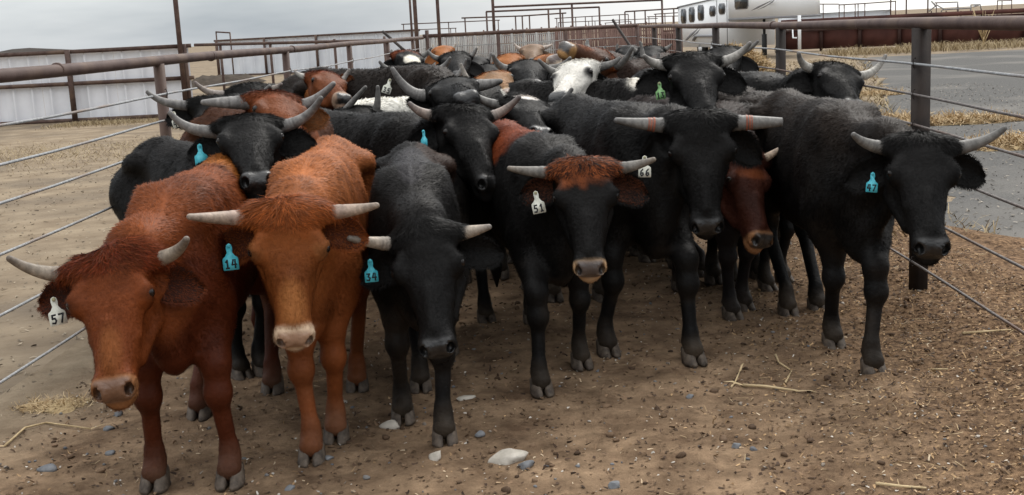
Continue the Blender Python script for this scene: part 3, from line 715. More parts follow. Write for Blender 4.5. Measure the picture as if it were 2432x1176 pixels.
mt_asph = noise_mat('asphalt', (.078,.076,.073), (.140,.137,.131), 55, .97, .04, .5, 140, c2=(.165,.157,.145), s2=.35)
am = MB()
ey = np.arange(-2, 46, .12); ez = np.stack([ey*0, ey, ey*0], 1); edge = [(3.0+max(0, y-8.6)*.25+.9*(a-.5)+.5*(b-.5), y) for y, a, b in zip(ey, fbm(ez, .55, 3), fbm(ez, 3.1, 8))]
far = [(60, y) for _, y in edge]
V = [(x, y, .004) for x, y in edge]+[(x, y, .004) for x, y in far]; k = len(edge)
am.add(V, [(i, k+i, k+i+1, i+1) for i in range(k-1)]); tag(am.build('paved_yard', mt_asph), kind='structure')

# distant hills
hm = MB(); rgh = np.random.default_rng(3)
hx = np.linspace(-900, -60, 60); hz = np.array([max(0, 6.5*math.exp(-((x+420)/35)**2)+3.0*math.exp(-((x+340)/22)**2)) for x in hx])+rgh.normal(0, .25, 60)
V = [(x, 900+40*math.sin(x*.02), -1) for x in hx]+[(x, 960, z) for x, z in zip(hx, hz)]+[(x, 1100, -1) for x in hx]; k = 60
hm.add(V, [(r*k+i, r*k+i+1, (r+1)*k+i+1, (r+1)*k+i) for r in (0, 1) for i in range(k-1)])
tag(hm.build('hills', noise_mat('hill_scrub', (.035,.029,.026), (.06,.05,.042), .05, .95, .1), smooth=True), kind='structure')

# ------------------------------------------------------------------ pipe fences
M_PIPE = noise_mat('rusty_brown_pipe', (.062,.036,.030), (.10,.064,.053), 9, .62, .25, .15, 60, c2=(.13,.085,.062), s2=3)
M_PIPE_D = noise_mat('dark_brown_post', (.017,.013,.012), (.032,.025,.022), 9, .65, .2, .15, 60, c2=(.045,.032,.026), s2=3)
M_CABLE = noise_mat('galvanised_cable', (.22,.228,.235), (.36,.368,.375), 40, .45, .5, .5, 300, c2=(.20,.13,.09), s2=2)
M_CABLE_R = noise_mat('rusty_cable', (.085,.07,.065), (.17,.15,.14), 30, .55, .4, .5, 300, c2=(.12,.07,.05), s2=2)
M_CHALK = plain('white_scuff', (.55,.53,.5), .8)
def cable_fence(X, Y0, n, side, label, post_r, first_box, cab):
    root = empty('pipe_fence', (X, Y0, 0)); tag(root, label, 'fence', 'pipe and cable fences along the alley')
    def P(x, y, z): return np.array([x, y-Y0, z])
    ya, yb = Y0-3*SP, YEND
    mb = MB(); yy = np.linspace(ya, yb, 60); mb.tube([P(.0+.004*math.sin(y*1.3), y, RAIL+.005*math.sin(y*.9+side)) for y in yy], .0355, 16); mb.build('top_rail', M_PIPE, root, True)
    for j in (Y0+SP*.32, Y0+SP*1.08, Y0-SP*.42):
        mb = MB(); mb.tube([P(.0, j-.012, RAIL), P(.0, j-.01, RAIL), P(.0, j+.01, RAIL), P(0, j+.012, RAIL)], [.036, .0405, .0405, .036], 16); mb.build('weld_collar', M_PIPE, root, True)
    for k in range(-2, n):
        y = Y0+k*SP
        mb = MB()
        if first_box and k in (0, 1):
            w = .056 if k == 0 else .047
            c, s_ = math.cos(.42), math.sin(.42); R = np.array([[c, -s_, 0], [s_, c, 0], [0, 0, 1]])
            w2 = w*.80; bev = w2*.25
            pts = [(w2, -w2+bev), (w2, w2-bev), (w2-bev, w2), (-w2+bev, w2), (-w2, w2-bev), (-w2, -w2+bev), (-w2+bev, -w2), (w2-bev, -w2)]
            V = [R@np.array([a, b, z])+P(0, y, 0) for z in (-.05, RAIL-.022) for a, b in pts]
            mb.add(V, [tuple(range(8))[::-1], tuple(range(8, 16))]+[(i, (i+1) % 8, 8+(i+1) % 8, 8+i) for i in range(8)]); mb.build('post', M_PIPE_D, root)
        else:
            mb.tube([P(0, y, -.05), P(0, y, RAIL-.02)], post_r, 16); mb.build('post', M_PIPE_D if side > 0 else M_PIPE, root, True)
        if -1 <= k <= 3:
            for z in WIRES:
                cb = MB(); a = np.linspace(-.6, math.pi+.6, 9); rr = .016
                xo = side*-.0+(-side)*(post_r+.012)
                cb.tube([P(xo*.2+(-side)*(post_r*.9+.012*math.sin(t)), y-post_r*1.0-.006-.01*math.sin(t), z+.03*math.cos(t)) for t in a], .0032, 6); cb.build('cable_clip', M_PIPE_D, root, True)
    rg = np.random.default_rng(int(Y0*10))
    for i, z in enumerate(WIRES):
        mb = MB(); yy = np.arange(ya, yb+.01, SP/6)
        pts = [P((-side)*(post_r+.008), y, z-.012*math.sin(math.pi*(((y-Y0)/SP) % 1))**2+.006*math.sin(y*.7+i)) for y in yy]
        mb.tube(pts, .0078, 8); mb.build('cable', cab if i > 0 or side < 0 else M_CABLE, root, True)
    return root
cable_fence(XL, 8.29, 5, -1, 'brown pipe fence with pale cables along the left side of the herd', .039, False, M_CABLE)
cable_fence(XR, 7.18, 5, 1, 'brown pipe fence with dark thick posts along the right side of the herd', .048, True, M_CABLE_R)

# end of the alley: cross fence, tall gate posts
root = empty('cross_fence', (XL, YEND, 0)); tag(root, 'brown pipe fence closing the far end of the alley behind the herd', 'fence')
mb = MB(); mb.tube([(0, 0, RAIL+.03), (XR-XL, .9, RAIL+.02)], .042, 12); mb.build('top_rail', M_PIPE, root, True)
for f in (.02, .345, .66, 1.0):
    mb = MB(); mb.tube([((XR-XL)*f, .9*f, 0), ((XR-XL)*f, .9*f, RAIL+(.16 if f < .1 else -.01))], .045, 10); mb.build('post', M_PIPE, root, True)
for z in (1.45, 1.25, 1.05, .8, .5):
    mb = MB(); mb.tube([(.1, .03, z), (XR-XL, .87, z)], .009, 6); mb.build('cable', M_CABLE, root, True)
root = empty('gate_posts', (XL, YEND, 0)); tag(root, 'pair of tall brown gate posts at the far left end of the alley', 'gate frame')
for px in (988, 1042):
    a = at(px, 60, YEND-.1); mb = MB(); mb.tube([(a[0]-XL, -.1, 0), (a[0]-XL, -.1, 4.3)], .046 if px < 1000 else .04, 10); mb.build('post', M_PIPE, root, True)
mb = MB(); a, b = at(988, 60, YEND-.1)[0]-XL, at(1042, 60, YEND-.1)[0]-XL; mb.tube([(a-.1, -.1, 4.32), (b+.1, -.1, 4.32)], .045, 10); mb.build('crossbar', M_PIPE, root, True)
for (p, q, Y, lab) in (((909, 75), (957, 117), 24.5, 'dark leaning brace pole at the end of the left fence'), ((1455, 47), (1498, 112), 24.5, 'dark leaning brace pole at the end of the right fence')):
    a, b = at(*p, Y), at(*q, Y-.3); d = b-a; b = a+d*(a[2]/-d[2]); mb = MB(); mb.tube([np.zeros(3), a-b], .03, 8); tag(mb.build('brace_pole', M_PIPE_D, None, True, tuple(b)), lab, 'pole')

# ------------------------------------------------------------------ metal panel fences on the left
M_PANEL = noise_mat('white_painted_steel', (.74,.75,.79), (.82,.83,.86), 1.4, .45, .4, 0, c2=(.68,.69,.72), s2=.7)
M_PANEL2 = noise_mat('weathered_steel_sheet', (.62,.65,.70), (.72,.75,.79), 1.0, .5, .4, 0)
def ribbed_panel(w, h, rib, n):
    """one corrugated sheet lying in x-z, ribs towards -y"""
    mb = MB(); V = []; step = w/n; xs_ = []
    for i in range(n): xs_ += [(i*step, 0), (i*step+step*.40, 0), (i*step+step*.43, -rib), (i*step+step*.52, -rib), (i*step+step*.55, 0)]
    xs_.append((w-.004, 0)); k = len(xs_)
    V = [(x, y, 0) for x, y in xs_]+[(x, y, h) for x, y in xs_]+[(x, y+.004, 0) for x, y in xs_]+[(x, y+.004, h) for x, y in xs_]
    F = [(i, i+1, k+i+1, k+i) for i in range(k-1)]+[(2*k+i+1, 2*k+i, 3*k+i, 3*k+i+1) for i in range(k-1)]
    mb.add(V, F); return mb
def panel_fence(A, B, h, pw, label, mat, posts, mid=True, tall=None, z0=.06, nr=2, rail_r=.05, toprail=0):
    A, B = np.array(A, float), np.array(B, float); d = unit(B-A); Ltot = np.linalg.norm(B-A); ang = math.atan2(d[1], d[0])
    root = empty('panel_fence', (A[0], A[1], 0)); root.rotation_euler = (0, 0, ang); tag(root, label, 'fence', 'sheet metal fences on the left')
    n = int(Ltot/pw); pm_ = ribbed_panel(Ltot/n, h-z0-.03, .062, nr).mesh('panel'); pm_.materials.append(mat)
    for i in range(n): o = obj('panel', pm_, None, root, (i*Ltot/n, (i % 2)*.004, z0))
    for z in ([h+.0, .93*h/1.7+.0, z0-.02] if mid else [h+.0, z0-.02]):
        mb = MB(); mb.box((-.1, -.13, z-rail_r), (Ltot+.1, -.06, z+rail_r)); mb.build('rail', M_PIPE, root)
    for f in posts:
        mb = MB(); mb.box((f-.06, -.21, 0), (f+.06, -.135, h+.05)); mb.build('post', M_PIPE, root)
    if tall is not None:
        mb = MB(); mb.tube([(tall, -.28, 0), (tall, -.28, 5.2)], .062, 10); mb.build('tall_post', M_PIPE, root, True)
    return root
a, b = at(-330, 290, 30.0), at(462, 264, 30.0)
panel_fence((a[0], 30.0), (b[0], 30.0), 1.77, .92, 'nearer white ribbed sheet metal fence with brown frame behind the left pipe fence', M_PANEL, [.1, 3.05, 5.65, b[0]-a[0]-.06], tall=b[0]-a[0]-.12)
a, b = at(522, 175, 66.0), at(1000, 140, 60.0)
panel_fence((a[0], 66.0), (b[0], 60), 1.95, 1.4, 'farther pale sheet metal fence beyond the earth bank on the left', M_PANEL2, [.1, 3.5, 7.0], mid=False, z0=.05)
root = empty('pipe_rail_fence', (0, 0, 0)); a, b = at(462, 107, 30.2), at(990, 94, 29.0)
root.location = tuple(a*np.array([1, 1, 0])); tag(root, 'long brown pipe rail running from the white panel fence to the gate posts', 'fence')
mb = MB(); mb.tube([(0, 0, a[2]), tuple(b-a*np.array([1, 1, 0]))], .04, 10); mb.build('top_rail', M_PIPE, root, True)
for f in (.12, .35, .64, .86): 
    p = (b-a)*f; mb = MB(); mb.tube([(p[0], p[1], 0), (p[0], p[1], a[2]-.03)], .035, 8); mb.build('post', M_PIPE, root, True)
# earth bank behind
bm = MB(); c = at(520, 178, 52.0); rgb = np.random.default_rng(5); nu, nv = 26, 9; V = []
for i in range(nu):
    for j in range(nv):
        x = -1.6+3.2*i/(nu-1); y = -2+4*j/(nv-1); V.append((x, y, max(-.02, .42*(1-(x/1.6)**4)*(1-(y/2)**2)+rgb.normal(0, .03))))
bm.add(V, [(i*nv+j, (i+1)*nv+j, (i+1)*nv+j+1, i*nv+j+1) for i in range(nu-1) for j in range(nv-1)])
tag(bm.build('earth_bank', noise_mat('dark_earth', (.04,.032,.025), (.07,.056,.044), 3, .95, .1), None, True, (c[0]+.1, 52, 0)), kind='structure')

# ------------------------------------------------------------------ pens and overhead pipe frames in the distance
def pipe_frame(tops, Y, label, r=.035, extra=(), zlow=0.0, mat=None):
    P = [at(x, y, Y) for x, y in tops]; b0 = P[0]*np.array([1, 1, 0])
    root = empty('pipe_gantry', b0); tag(root, label, 'pipe frame', 'overhead pipe frames of the pens')
    mb = MB(); mb.tube([p-b0 for p in (P if len(P) > 1 else [P[0], P[0]+np.array([.01, 0, 0])])], r, 8); mb.build('crossbar', mat or M_PIPE, root, True)
    for x in extra:
        q = np.interp(x, [t[0] for t in tops], [t[1] for t in tops]); p = at(x, q, Y); mb = MB(); mb.tube([(p[0]-b0[0], p[1]-b0[1], zlow), p-b0], r, 8); mb.build('post', mat or M_PIPE, root, True)
    return root
FR = [([(512, 76), (547, 78)], 58, (513, 546), 'lone square pipe frame rising above the left panel fence'),
 ([(953, 58), (1187, 48)], 70, (958, 1065, 1183), 'low pipe frame crossing behind the two tall gate posts'),
 ([(983, 71), (1084, 67)], 84, (986, 1070, 1082), 'smallest lowest pipe frame just right of the tall gate posts'),
 ([(1096, 43), (1240, 38), (1345, 31)], 60, (1104, 1224, 1240, 1257, 1336), 'many legged pipe frame over the middle pens'),
 ([(1154, 28), (1300, 22), (1424, 17)], 47, (1155, 1302, 1330, 1423), 'second highest pipe frame over the middle pens'),
 ([(1172, 17), (1358, 9), (1573, 0)], 41, (1358, 1572), 'highest longest pipe frame over the middle pens'),
 ([(1317, 44), (1492, 34)], 80, (1322, 1367, 1390, 1406, 1471, 1492), 'thin pipe frame with six legs below the highest frame'),
 ([(1325, 54), (1413, 50), (1562, 44)], 95, (1326, 1398, 1413, 1470), 'faint far pipe frame under the thin six legged frame'),
 ([(1436, 55), (1500, 51)], 105, (1438, 1497), 'short faint far pipe frame behind the leaning brace pole'),
 ([(1365, 64), (1440, 60)], 105, (1376, 1436), 'lowest faint pipe frame in the middle distance'),
 ([(1484, 28), (1612, 20)], 60, (1484, 1507, 1532, 1573, 1600), 'pipe frame next to the rear of the white trailer'),
 ([(1553, 34), (1616, 30)], 75, (1557, 1579), 'small pipe frame low beside the trailer rear'),
 ([(1537, 40), (1614, 38)], 85, (1541, 1598), 'lowest small pipe frame beside the trailer rear'),
 ([(1890, 10), (1992, 10)], 72, (1955, 1993), 'pipe frame just right of the trailer nose'),
 ([(1992, 12), (2060, 8), (2128, 3)], 68, (1993, 2005, 2031, 2038, 2054, 2127), 'many legged pipe frame in front of the grey shed'),
 ([(2220, 7), (2276, 5)], 70, (2224, 2274), 'small pipe frame above the rusty wall near the coiled pipes'),
 ([(2368, 2), (2404, 1)], 70, (2369, 2380, 2403), 'narrow pipe frame above the rusty wall at far right')]
for tp, Y, ex, lb in FR: pipe_frame(tp, Y, lb, .03 if Y > 65 else .036, ex)
def lone_post(px, Y, ztop, label, r=.04):
    p = at(px, 60, Y); mb = MB(); mb.tube([(0, 0, 0), (0, 0, ztop)], r, 8); tag(mb.build('pipe_post', M_PIPE, None, True, (p[0], p[1], 0)), label, 'post', 'lone pipe posts of the pens')
lone_post(977, 36, 4.2, 'tall thin post left of the two thick gate posts', .035); lone_post(1173, 40, 4.5, 'tall post at the left end of the highest pipe frame', .05)
lone_post(2152, 66, 4, 'thin post right of the grey shed'); lone_post(2203, 64, 4, 'thin post above the dark square fence post on the right'); lone_post(2115, 70, 4, 'thin post at the right corner of the grey shed')
M_PEN = noise_mat('rusty_pen_steel', (.10,.055,.045), (.17,.10,.08), 2, .7, .3, 0)
M_PEN_G = noise_mat('grey_pen_steel', (.26,.25,.24), (.36,.35,.33), 2, .6, .35, 0)
def pen_fence(x0, x1, Y0, Y1, h, label, mat, nb, nrail=5, solid=0.0):
    a, b = at(x0, 90, Y0), at(x1, 80, Y1); a[2] = b[2] = 0; d = b-a; Lr = np.linalg.norm(d)
    root = empty('pen_fence', a); tag(root, label, 'fence', 'steel pen fences beyond the alley'); root.rotation_euler = (0, 0, math.atan2(d[1], d[0]))
    for z in np.linspace(.3, h, nrail):
        mb = MB(); mb.box((0, -.02, z-.022), (Lr, .02, z+.022)); mb.build('rail', mat, root)
    mb = MB(); rg = np.random.default_rng(int(x0))
    for i in range(nb+1):
        x = Lr*i/nb; w = .018 if i % 6 else .04; mb.box((x-w, -.045, 0), (x+w, -.022, h+(.08 if i % 6 == 0 else -.02)))
    o = mb.build('pickets', mat, root); o['kind'] = 'stuff'
    if solid:
        mb = MB(); mb.box((0, .025, .1), (Lr*solid, .035, h-.1)); mb.build('sheet', mat, root)
for q in ((1000, 1190, 38, 40, 1.62, 'grey pen fence behind the left half of the alley end', M_PEN_G, 46), (1020, 1330, 47, 46, 1.6, 'rusty pen fence behind the left half of the alley end', M_PEN, 60),
          (1185, 1350, 42, 43, 1.55, 'grey barred pen fence behind the dusty steer', M_PEN_G, 34), (1320, 1520, 38, 39, 1.66, 'rusty pen fence behind the steer raising its nose', M_PEN, 46),
          (1430, 1620, 46, 45, 1.6, 'rusty pen fence left of the white trailer', M_PEN, 40), (1150, 1560, 62, 60, 1.7, 'long far rusty pen fence across the middle distance', M_PEN, 70), (900, 1180, 70, 66, 1.6, 'far grey pen fence behind the gate posts', M_PEN_G, 60)):
    pen_fence(*q)
pen_fence(1572, 1616, 33, 33, 1.5, 'solid brown sheet gate just left of the trailer', M_PEN, 8, 4, 1.0)

# ------------------------------------------------------------------ trailer
M_TRW = noise_mat('white_trailer_paint', (.80,.82,.83), (.86,.87,.88), .8, .3, .5, 0)
M_GLASS = plain('dark_window_glass', (.025,.028,.032), .12, .6)
M_TRIM = plain('grey_trim', (.20,.20,.21), .5); M_RUBBER = plain('tyre_rubber', (.02,.02,.02), .8)
TR0 = at(1612, 100, 60)*np.array([1, 1, 0]); TR1 = at(1828, 60, 50.5)*np.array([1, 1, 0]); td = unit(TR1-TR0); TL = np.linalg.norm(TR1-TR0)
tn = np.array([td[1], -td[0], 0]); tn = tn if tn@(EYEP-TR0) > 0 else -tn
tr = empty('horse_trailer', TR0); tag(tr, 'long white gooseneck livestock trailer with dark windows parked beyond the right fence', 'trailer')
def tl(px, py):
    d = ray(px, py); t = ((TR0-EYEP)@tn)/(d@tn); p = EYEP+d*t-TR0; return p@td, p[2]
def TP(l, dpt, z): return td*l-tn*dpt+np.array([0, 0, z])
def prism(out, d0, d1, name, mat, parent):
    mb = MB(); k = len(out); mb.add([TP(l, d0, z) for l, z in out]+[TP(l, d1, z) for l, z in out], [tuple(range(k))[::-1], tuple(range(k, 2*k))]+[(i, (i+1) % k, k+(i+1) % k, k+i) for i in range(k)]); return mb.build(name, mat, parent)
zr, zf = tl(1617, 13)[1], 3.05; gn0 = tl(1730, 47)[0]; gz = 1.72
prism([(0, .45), (gn0, .45), (gn0, zr+.35), (.25, zr), (0, zr-.15)], 0, 2.3, 'body', M_TRW, tr)
pl = [(gn0+.01, 0), (TL, 0), (TL+.5, .22), (TL+.85, .65), (TL+.95, 1.15), (TL+.85, 1.65), (TL+.5, 2.08), (TL, 2.3), (gn0+.01, 2.3)]
def plan(name, z0, z1, mat, dz=0.0, gr=0.0):
    mb = MB(); k = len(pl); q = [(l, -gr if d == 0 else d+(gr if d > 2 else 0)) for l, d in pl]; mb.add([TP(l, d, z0) for l, d in q]+[TP(l-(.35 if l > TL else 0)*dz, d, z1+(.2*dz if l >= TL else 0)) for l, d in q], [tuple(range(k))[::-1], tuple(range(k, 2*k))]+[(i, (i+1) % k, k+(i+1) % k, k+i) for i in range(k)]); return mb.build(name, mat, tr)
plan('nose', gz, zr+.4, M_TRW, 1.0)
prism([(-.05, zr-.11), (gn0, zr+.24), (gn0, zr+.29), (-.05, zr-.05)], -.03, 0, 'roof_trim', M_TRIM, tr)
plan('neck_underside', gz-.09, gz-.004, M_TRIM, 0, .02)
def win(x0, x1, y0, y1):
    l0, za = tl(x0, y0); l1, _ = tl(x1, y0); _, zb = tl((x0+x1)/2, y1); _, za = tl((x0+x1)/2, y0); c = min(.12, (l1-l0)*.25)
    o = [(l0+c, zb), (l1-c, zb), (l1, zb+c), (l1, za-c), (l1-c, za), (l0+c, za), (l0, za-c), (l0, zb+c)]
    f = prism([(l+(.05 if l > (l0+l1)/2 else -.05), z+(.04 if z > (za+zb)/2 else -.04)) for l, z in o], -.02, .0, 'window', M_TRIM, tr); prism(o, -.03, -.018, 'pane', M_GLASS, f)
for q in ((1618, 1629, 23, 54), (1637, 1649, 19, 51), (1658, 1671, 14, 47), (1686, 1699, 16, 37), (1708, 1722, 10, 32), (1746, 1776, -14, 20)): win(*q)
for x in (1703, 1727):
    l, _ = tl(x, 40); prism([(l-.03, .5), (l+.03, .5), (l+.03, zr+.1), (l-.03, zr+.1)], -.012, 0, 'door_seam', M_TRIM, tr)
for l in (2.6, 4.0):
    mb = MB(); mb.tube([TP(l, .02, .40), TP(l, .28, .40)], .38, 20); wv = mb.build('wheel', M_RUBBER, tr, True); mb = MB(); mb.tube([TP(l, .0, .40), TP(l, .05, .40)], .2, 14); mb.build('rim', M_TRW, wv, True)
prism([(1.9, .75), (2.2, 1.0), (4.4, 1.0), (4.7, .75), (4.6, .75), (4.3, .92), (2.3, .92), (2.0, .75)], -.12, 0, 'fender', M_TRIM, tr)
for pts in ([(1783, 26), (1800, 15), (1835, 0), (1822, 8), (1800, 20)], [(1798, 24), (1822, 12), (1842, -3), (1835, 6), (1815, 18)], [(1626, 97), (1640, 80), (1660, 66), (1648, 80), (1632, 96)], [(1640, 90), (1650, 80), (1664, 68), (1656, 80)]):
    prism([tl(*p) for p in pts], -.006, -.002, 'decal', M_TRIM, tr)
l, _ = tl(1872, 40); mb = MB(); mb.tube([TP(l, .5, .35), TP(l, .5, gz)], .07, 8); mb.build('coupler', M_TRW, tr, True)
l, _ = tl(1805, 80); mb = MB(); mb.tube([TP(l, .2, 0), TP(l, .2, 1.0)], .11, 8); mb.tube([TP(l, .2, .9), TP(l, .2, gz)], .06, 8); mb.build('landing_leg', M_RUBBER, tr, True)
l, z = tl(1872, 72); mb = MB(); mb.tube([TP(*tl(1872, 72)[:1], -.05, tl(1872, 70)[1]), TP(tl(1885, 69)[0], -.05, tl(1885, 69)[1]), TP(tl(1886, 90)[0], -.05, tl(1886, 90)[1]), TP(tl(1894, 90)[0], -.05, tl(1894, 90)[1])], .03, 8); mb.build('crank_handle', M_TRW, tr, True)

# grey shed, rusty wall
sh = empty('metal_shed', tuple(at(1885, 40, 92)*np.array([1, 1, 0]))); tag(sh, 'low pale grey metal shed roof beyond the rusty wall', 'shed')
a, b = at(1885, 36, 92)-at(1885, 40, 92)*np.array([1, 1, 0]), at(2116, 17, 92)-at(1885, 40, 92)*np.array([1, 1, 0])
mb = MB(); w = b[0]; mb.box((0, 0, 0), (w, 6, 1.75)); mb.build('wall', M_PANEL2, sh)
mb = MB(); zt = b[2]; mb.add([(-.2, -.3, 1.76), (w+.2, -.3, 1.76), (w+.2, 3, zt+.15), (-.2, 3, zt-.05), (w+.2, 6.3, 1.76), (-.2, 6.3, 1.76)], [(0, 1, 2, 3), (3, 2, 4, 5), (1, 4, 2), (0, 3, 5)]); mb.build('roof', noise_mat('shed_roof', (.55,.57,.58), (.62,.64,.65), 1, .4, .5), sh)
M_RUSTW = noise_mat('rust_red_plate', (.060,.021,.017), (.115,.045,.035), 1.1, .75, .3, 0, c2=(.04,.017,.015), s2=.5)
M_RUSTD = noise_mat('dark_rust_frame', (.035,.017,.015), (.06,.03,.025), 2, .7, .3)
A, B = at(1862, 118, 57.5)*np.array([1, 1, 0]), at(2760, 100, 51)*np.array([1, 1, 0]); d = B-A; Lw = np.linalg.norm(d)
rw = empty('rusty_wall', A); rw.rotation_euler = (0, 0, math.atan2(d[1], d[0])); tag(rw, 'long rust red steel windbreak wall behind the paved yard', 'wall')
n = 9; mb = MB(); mb.box((0.015, 0, .1), (Lw/n-.015, .05, 1.30)); pmh = mb.mesh('plate'); pmh.materials.append(M_RUSTW)
for i in range(n): obj('plate', pmh, None, rw, (i*Lw/n, (i % 2)*.012, 0))
for i in range(n+1): mb = MB(); mb.box((i*Lw/n-.07, -.09, 0), (i*Lw/n+.07, -.005, 1.5)); mb.build('post', M_RUSTD, rw)
for z, hh in ((1.42, .10), (.98, .05)): mb = MB(); mb.box((-.1, -.16, z-hh), (Lw+.1, -.092, z+hh)); mb.build('rail', M_RUSTD if z < 1.2 else M_RUSTW, rw)
pr = empty('pipe_stack', tuple(at(2205, 30, 56)*np.array([1, 1, 0]))); tag(pr, 'bent grey pipes and bars propped up behind the rusty wall', 'pipes')
b0 = at(2205, 30, 56)*np.array([1, 1, 0])
for pts in ([(2206, 27), (2225, 12), (2240, 21), (2235, 28)], [(2212, 3), (2224, 16)], [(2240, 23), (2305, 19), (2328, 11), (2331, 26)], [(2306, 12), (2328, 11)], [(2305, 30), (2306, 11)], [(2274, 4), (2276, 28)]):
    mb = MB(); mb.tube([at(x, y, 56)-b0 for x, y in pts], .035, 8); mb.build('pipe', M_PEN_G, pr, True)
for i in range(3):
    x = 2212+i*35; mb = MB(); p = at(x, 26, 56)-b0; mb.tube([(p[0], 0, 0), (p[0], 0, p[2])], .03, 6); mb.build('prop', M_PIPE, pr, True)

# ------------------------------------------------------------------ straw, hay, chips, stones
def blades(name, P, D, W_, cols, mat, parent=None, bend=.3, seed=0):
    """thin strips; P base points, D end vectors"""
    rg = np.random.default_rng(seed); k = len(P); up = np.array([0, 0, 1.0]); sd = np.cross(D, up+rg.normal(0, .4, (k, 3))); sd /= np.linalg.norm(sd, axis=1)[:, None]+1e-9
    w = (W_*.5)[:, None]; mid = P+D*.5+rg.normal(0, 1, (k, 3))*np.linalg.norm(D, axis=1)[:, None]*bend*.25; e = P+D
    V = np.stack([P-sd*w, P+sd*w, mid-sd*w*.9, mid+sd*w*.9, e-sd*w*.4, e+sd*w*.4], 1).reshape(-1, 3); b = np.arange(k)[:, None]*6
    me = make_mesh(name, V, [np.concatenate([b+1, b+0, b+2, b+3], 1), np.concatenate([b+3, b+2, b+4, b+5], 1)], False); set_col(me, np.repeat(cols, 6, 0)); return obj(name, me, mat, parent)
M_STRAW = coat_mat('straw', .8, .2, 0)
def tint(k, a, b, rg): t = rg.random((k, 1)); return lerp(np.array(a), np.array(b), t)*rg.uniform(.75, 1.2, (k, 1))
def scatter(name, k, xr, yr, prob, ln, wd, ca, cb, seed, lift=.12, z=zfloor, bend=.3):
    rg = np.random.default_rng(seed); x = rg.uniform(*xr, k*3); y = yr[0]+(yr[1]-yr[0])*rg.random(k*3)**1.6; pr_ = prob(x, y); m_ = rg.random(k*3) < pr_; x, y = x[m_][:k], y[m_][:k]; k = len(x)
    a = rg.uniform(0, 2*math.pi, k); l_ = rg.uniform(*ln, k); D = np.stack([np.cos(a)*l_, np.sin(a)*l_, rg.normal(0, lift, k)*l_], 1)
    P = np.stack([x, y, z(x, y)+.004+np.abs(D[:, 2])*.5], 1); tag(blades(name, P, D, rg.uniform(*wd, k), tint(k, ca, cb, rg), M_STRAW, None, bend, seed), kind='stuff')
mulp = lambda x, y: np.clip((x-.35-.05*y)/1.3, .03, 1)
scatter('wood_chips', 26000, (-2.6, 3.0), (2.6, 15), mulp, (.006, .026), (.003, .010), (.06,.030,.014), (.50,.33,.175), 1, .4)
scatter('straw_litter', 2000, (-2.6, 3.1), (2.6, 14), lambda x, y: mulp(x, y)*.95+.03, (.02, .075), (.0015, .0035), (.30,.20,.10), (.58,.45,.27), 2, .15)
scatter('dark_crumbs', 9000, (-2.6, 3.0), (2.6, 12), lambda x, y: .3+.6*mulp(x, y), (.008, .028), (.006, .014), (.03,.018,.012), (.09,.055,.035), 3, .3)
scatter('pale_grit', 2600, (-2.6, 3.0), (2.6, 10), lambda x, y: .5+0*x, (.005, .016), (.004, .010), (.30,.27,.23), (.60,.56,.50), 4, .3)
def stone_mesh(r, seed, flat=.5, nu=12, nv=8):
    """broken stone: a ball cut by random planes"""
    rg = np.random.default_rng(seed+100); V = []
    for j in range(nv+1):
        ph = math.pi*j/nv
        for i in range(nu): th = 2*math.pi*i/nu; V.append((math.sin(ph)*math.cos(th), math.sin(ph)*math.sin(th), math.cos(ph)))
    V = np.array(V)*(1+.1*vnoise(np.array(V)+seed, 3, seed))[:, None]
    for _ in range(11):
        n = unit(rg.normal(0, 1, 3)); d = rg.uniform(.5, .85); q = V@n; V = V-np.maximum(q-d, 0)[:, None]*n
    V = V*np.array([r*1.35, r*.95, r*flat*1.25])
    F = [(j*nu+i, (j+1)*nu+i, (j+1)*nu+(i+1) % nu, j*nu+(i+1) % nu) for j in range(nv) for i in range(nu)]; mb = MB(); mb.add(V, F); return mb
scatter('dirt_crumbs', 9000, (-2.6, 3.0), (2.6, 12), lambda x, y: .75+0*x, (.008, .024), (.006, .016), (.07,.043,.026), (.24,.155,.093), 6, .35)
scatter('pale_litter', 1700, (-2.4, 3.0), (2.7, 9), lambda x, y: .25+.7*mulp(x, y), (.010, .03), (.003, .008), (.40,.28,.17), (.66,.54,.38), 8, .25)
PB = []
for i in range(17): q_ = stone_mesh(1.0, i, .65, 7, 5); PB.append((np.concatenate(q_.V), np.array(q_.F[4])))
rgp = np.random.default_rng(11); pv = []; pf = []; pc = []; n0 = 0
for i in range(2600):
    y = 2.8+6.5*rgp.random()**1.5; x = rgp.uniform(-2.5, 2.4); r = rgp.choice([.005, .008, .011, .015], p=[.5, .32, .14, .04])
    clod = i >= 700; r = r*(1.35 if clod else 1); x = -2.4+4.9*(1-rgp.random()**1.7) if clod else x
    V, Fs = PB[i % 17]; V = V*r; a = rgp.uniform(0, 6.28); R = np.array([[math.cos(a), -math.sin(a), 0], [math.sin(a), math.cos(a), 0], [0, 0, 1]])
    V = V@R.T+np.array([x, y, zfloor(np.array([x]), np.array([y]))[0]+r*.25]); pv.append(V); pf.append(Fs+n0); n0 += len(V)
    c = np.array([(.13,.135,.145), (.17,.165,.16), (.26,.22,.18), (.42,.38,.33)][rgp.choice(4, p=[.35, .3, .25, .1])])*rgp.uniform(.8, 1.2)
    if clod: c = lerp(np.array((.05,.03,.018)), np.array((.20,.13,.08)), rgp.random())
    pc.append(np.tile(c, (len(V), 1)))
pm2 = make_mesh('pebbles', np.concatenate(pv), [np.concatenate(pf)], False); set_col(pm2, np.concatenate(pc)); tag(obj('pebbles', pm2, M_STRAW), kind='stuff')
M_ST = noise_mat('pale_stone', (.36,.33,.28), (.52,.48,.42), 14, .85, .2, .5, 40); M_STG = noise_mat('blue_grey_stone', (.12,.128,.138), (.21,.215,.225), 18, .8, .25, .5, 40)
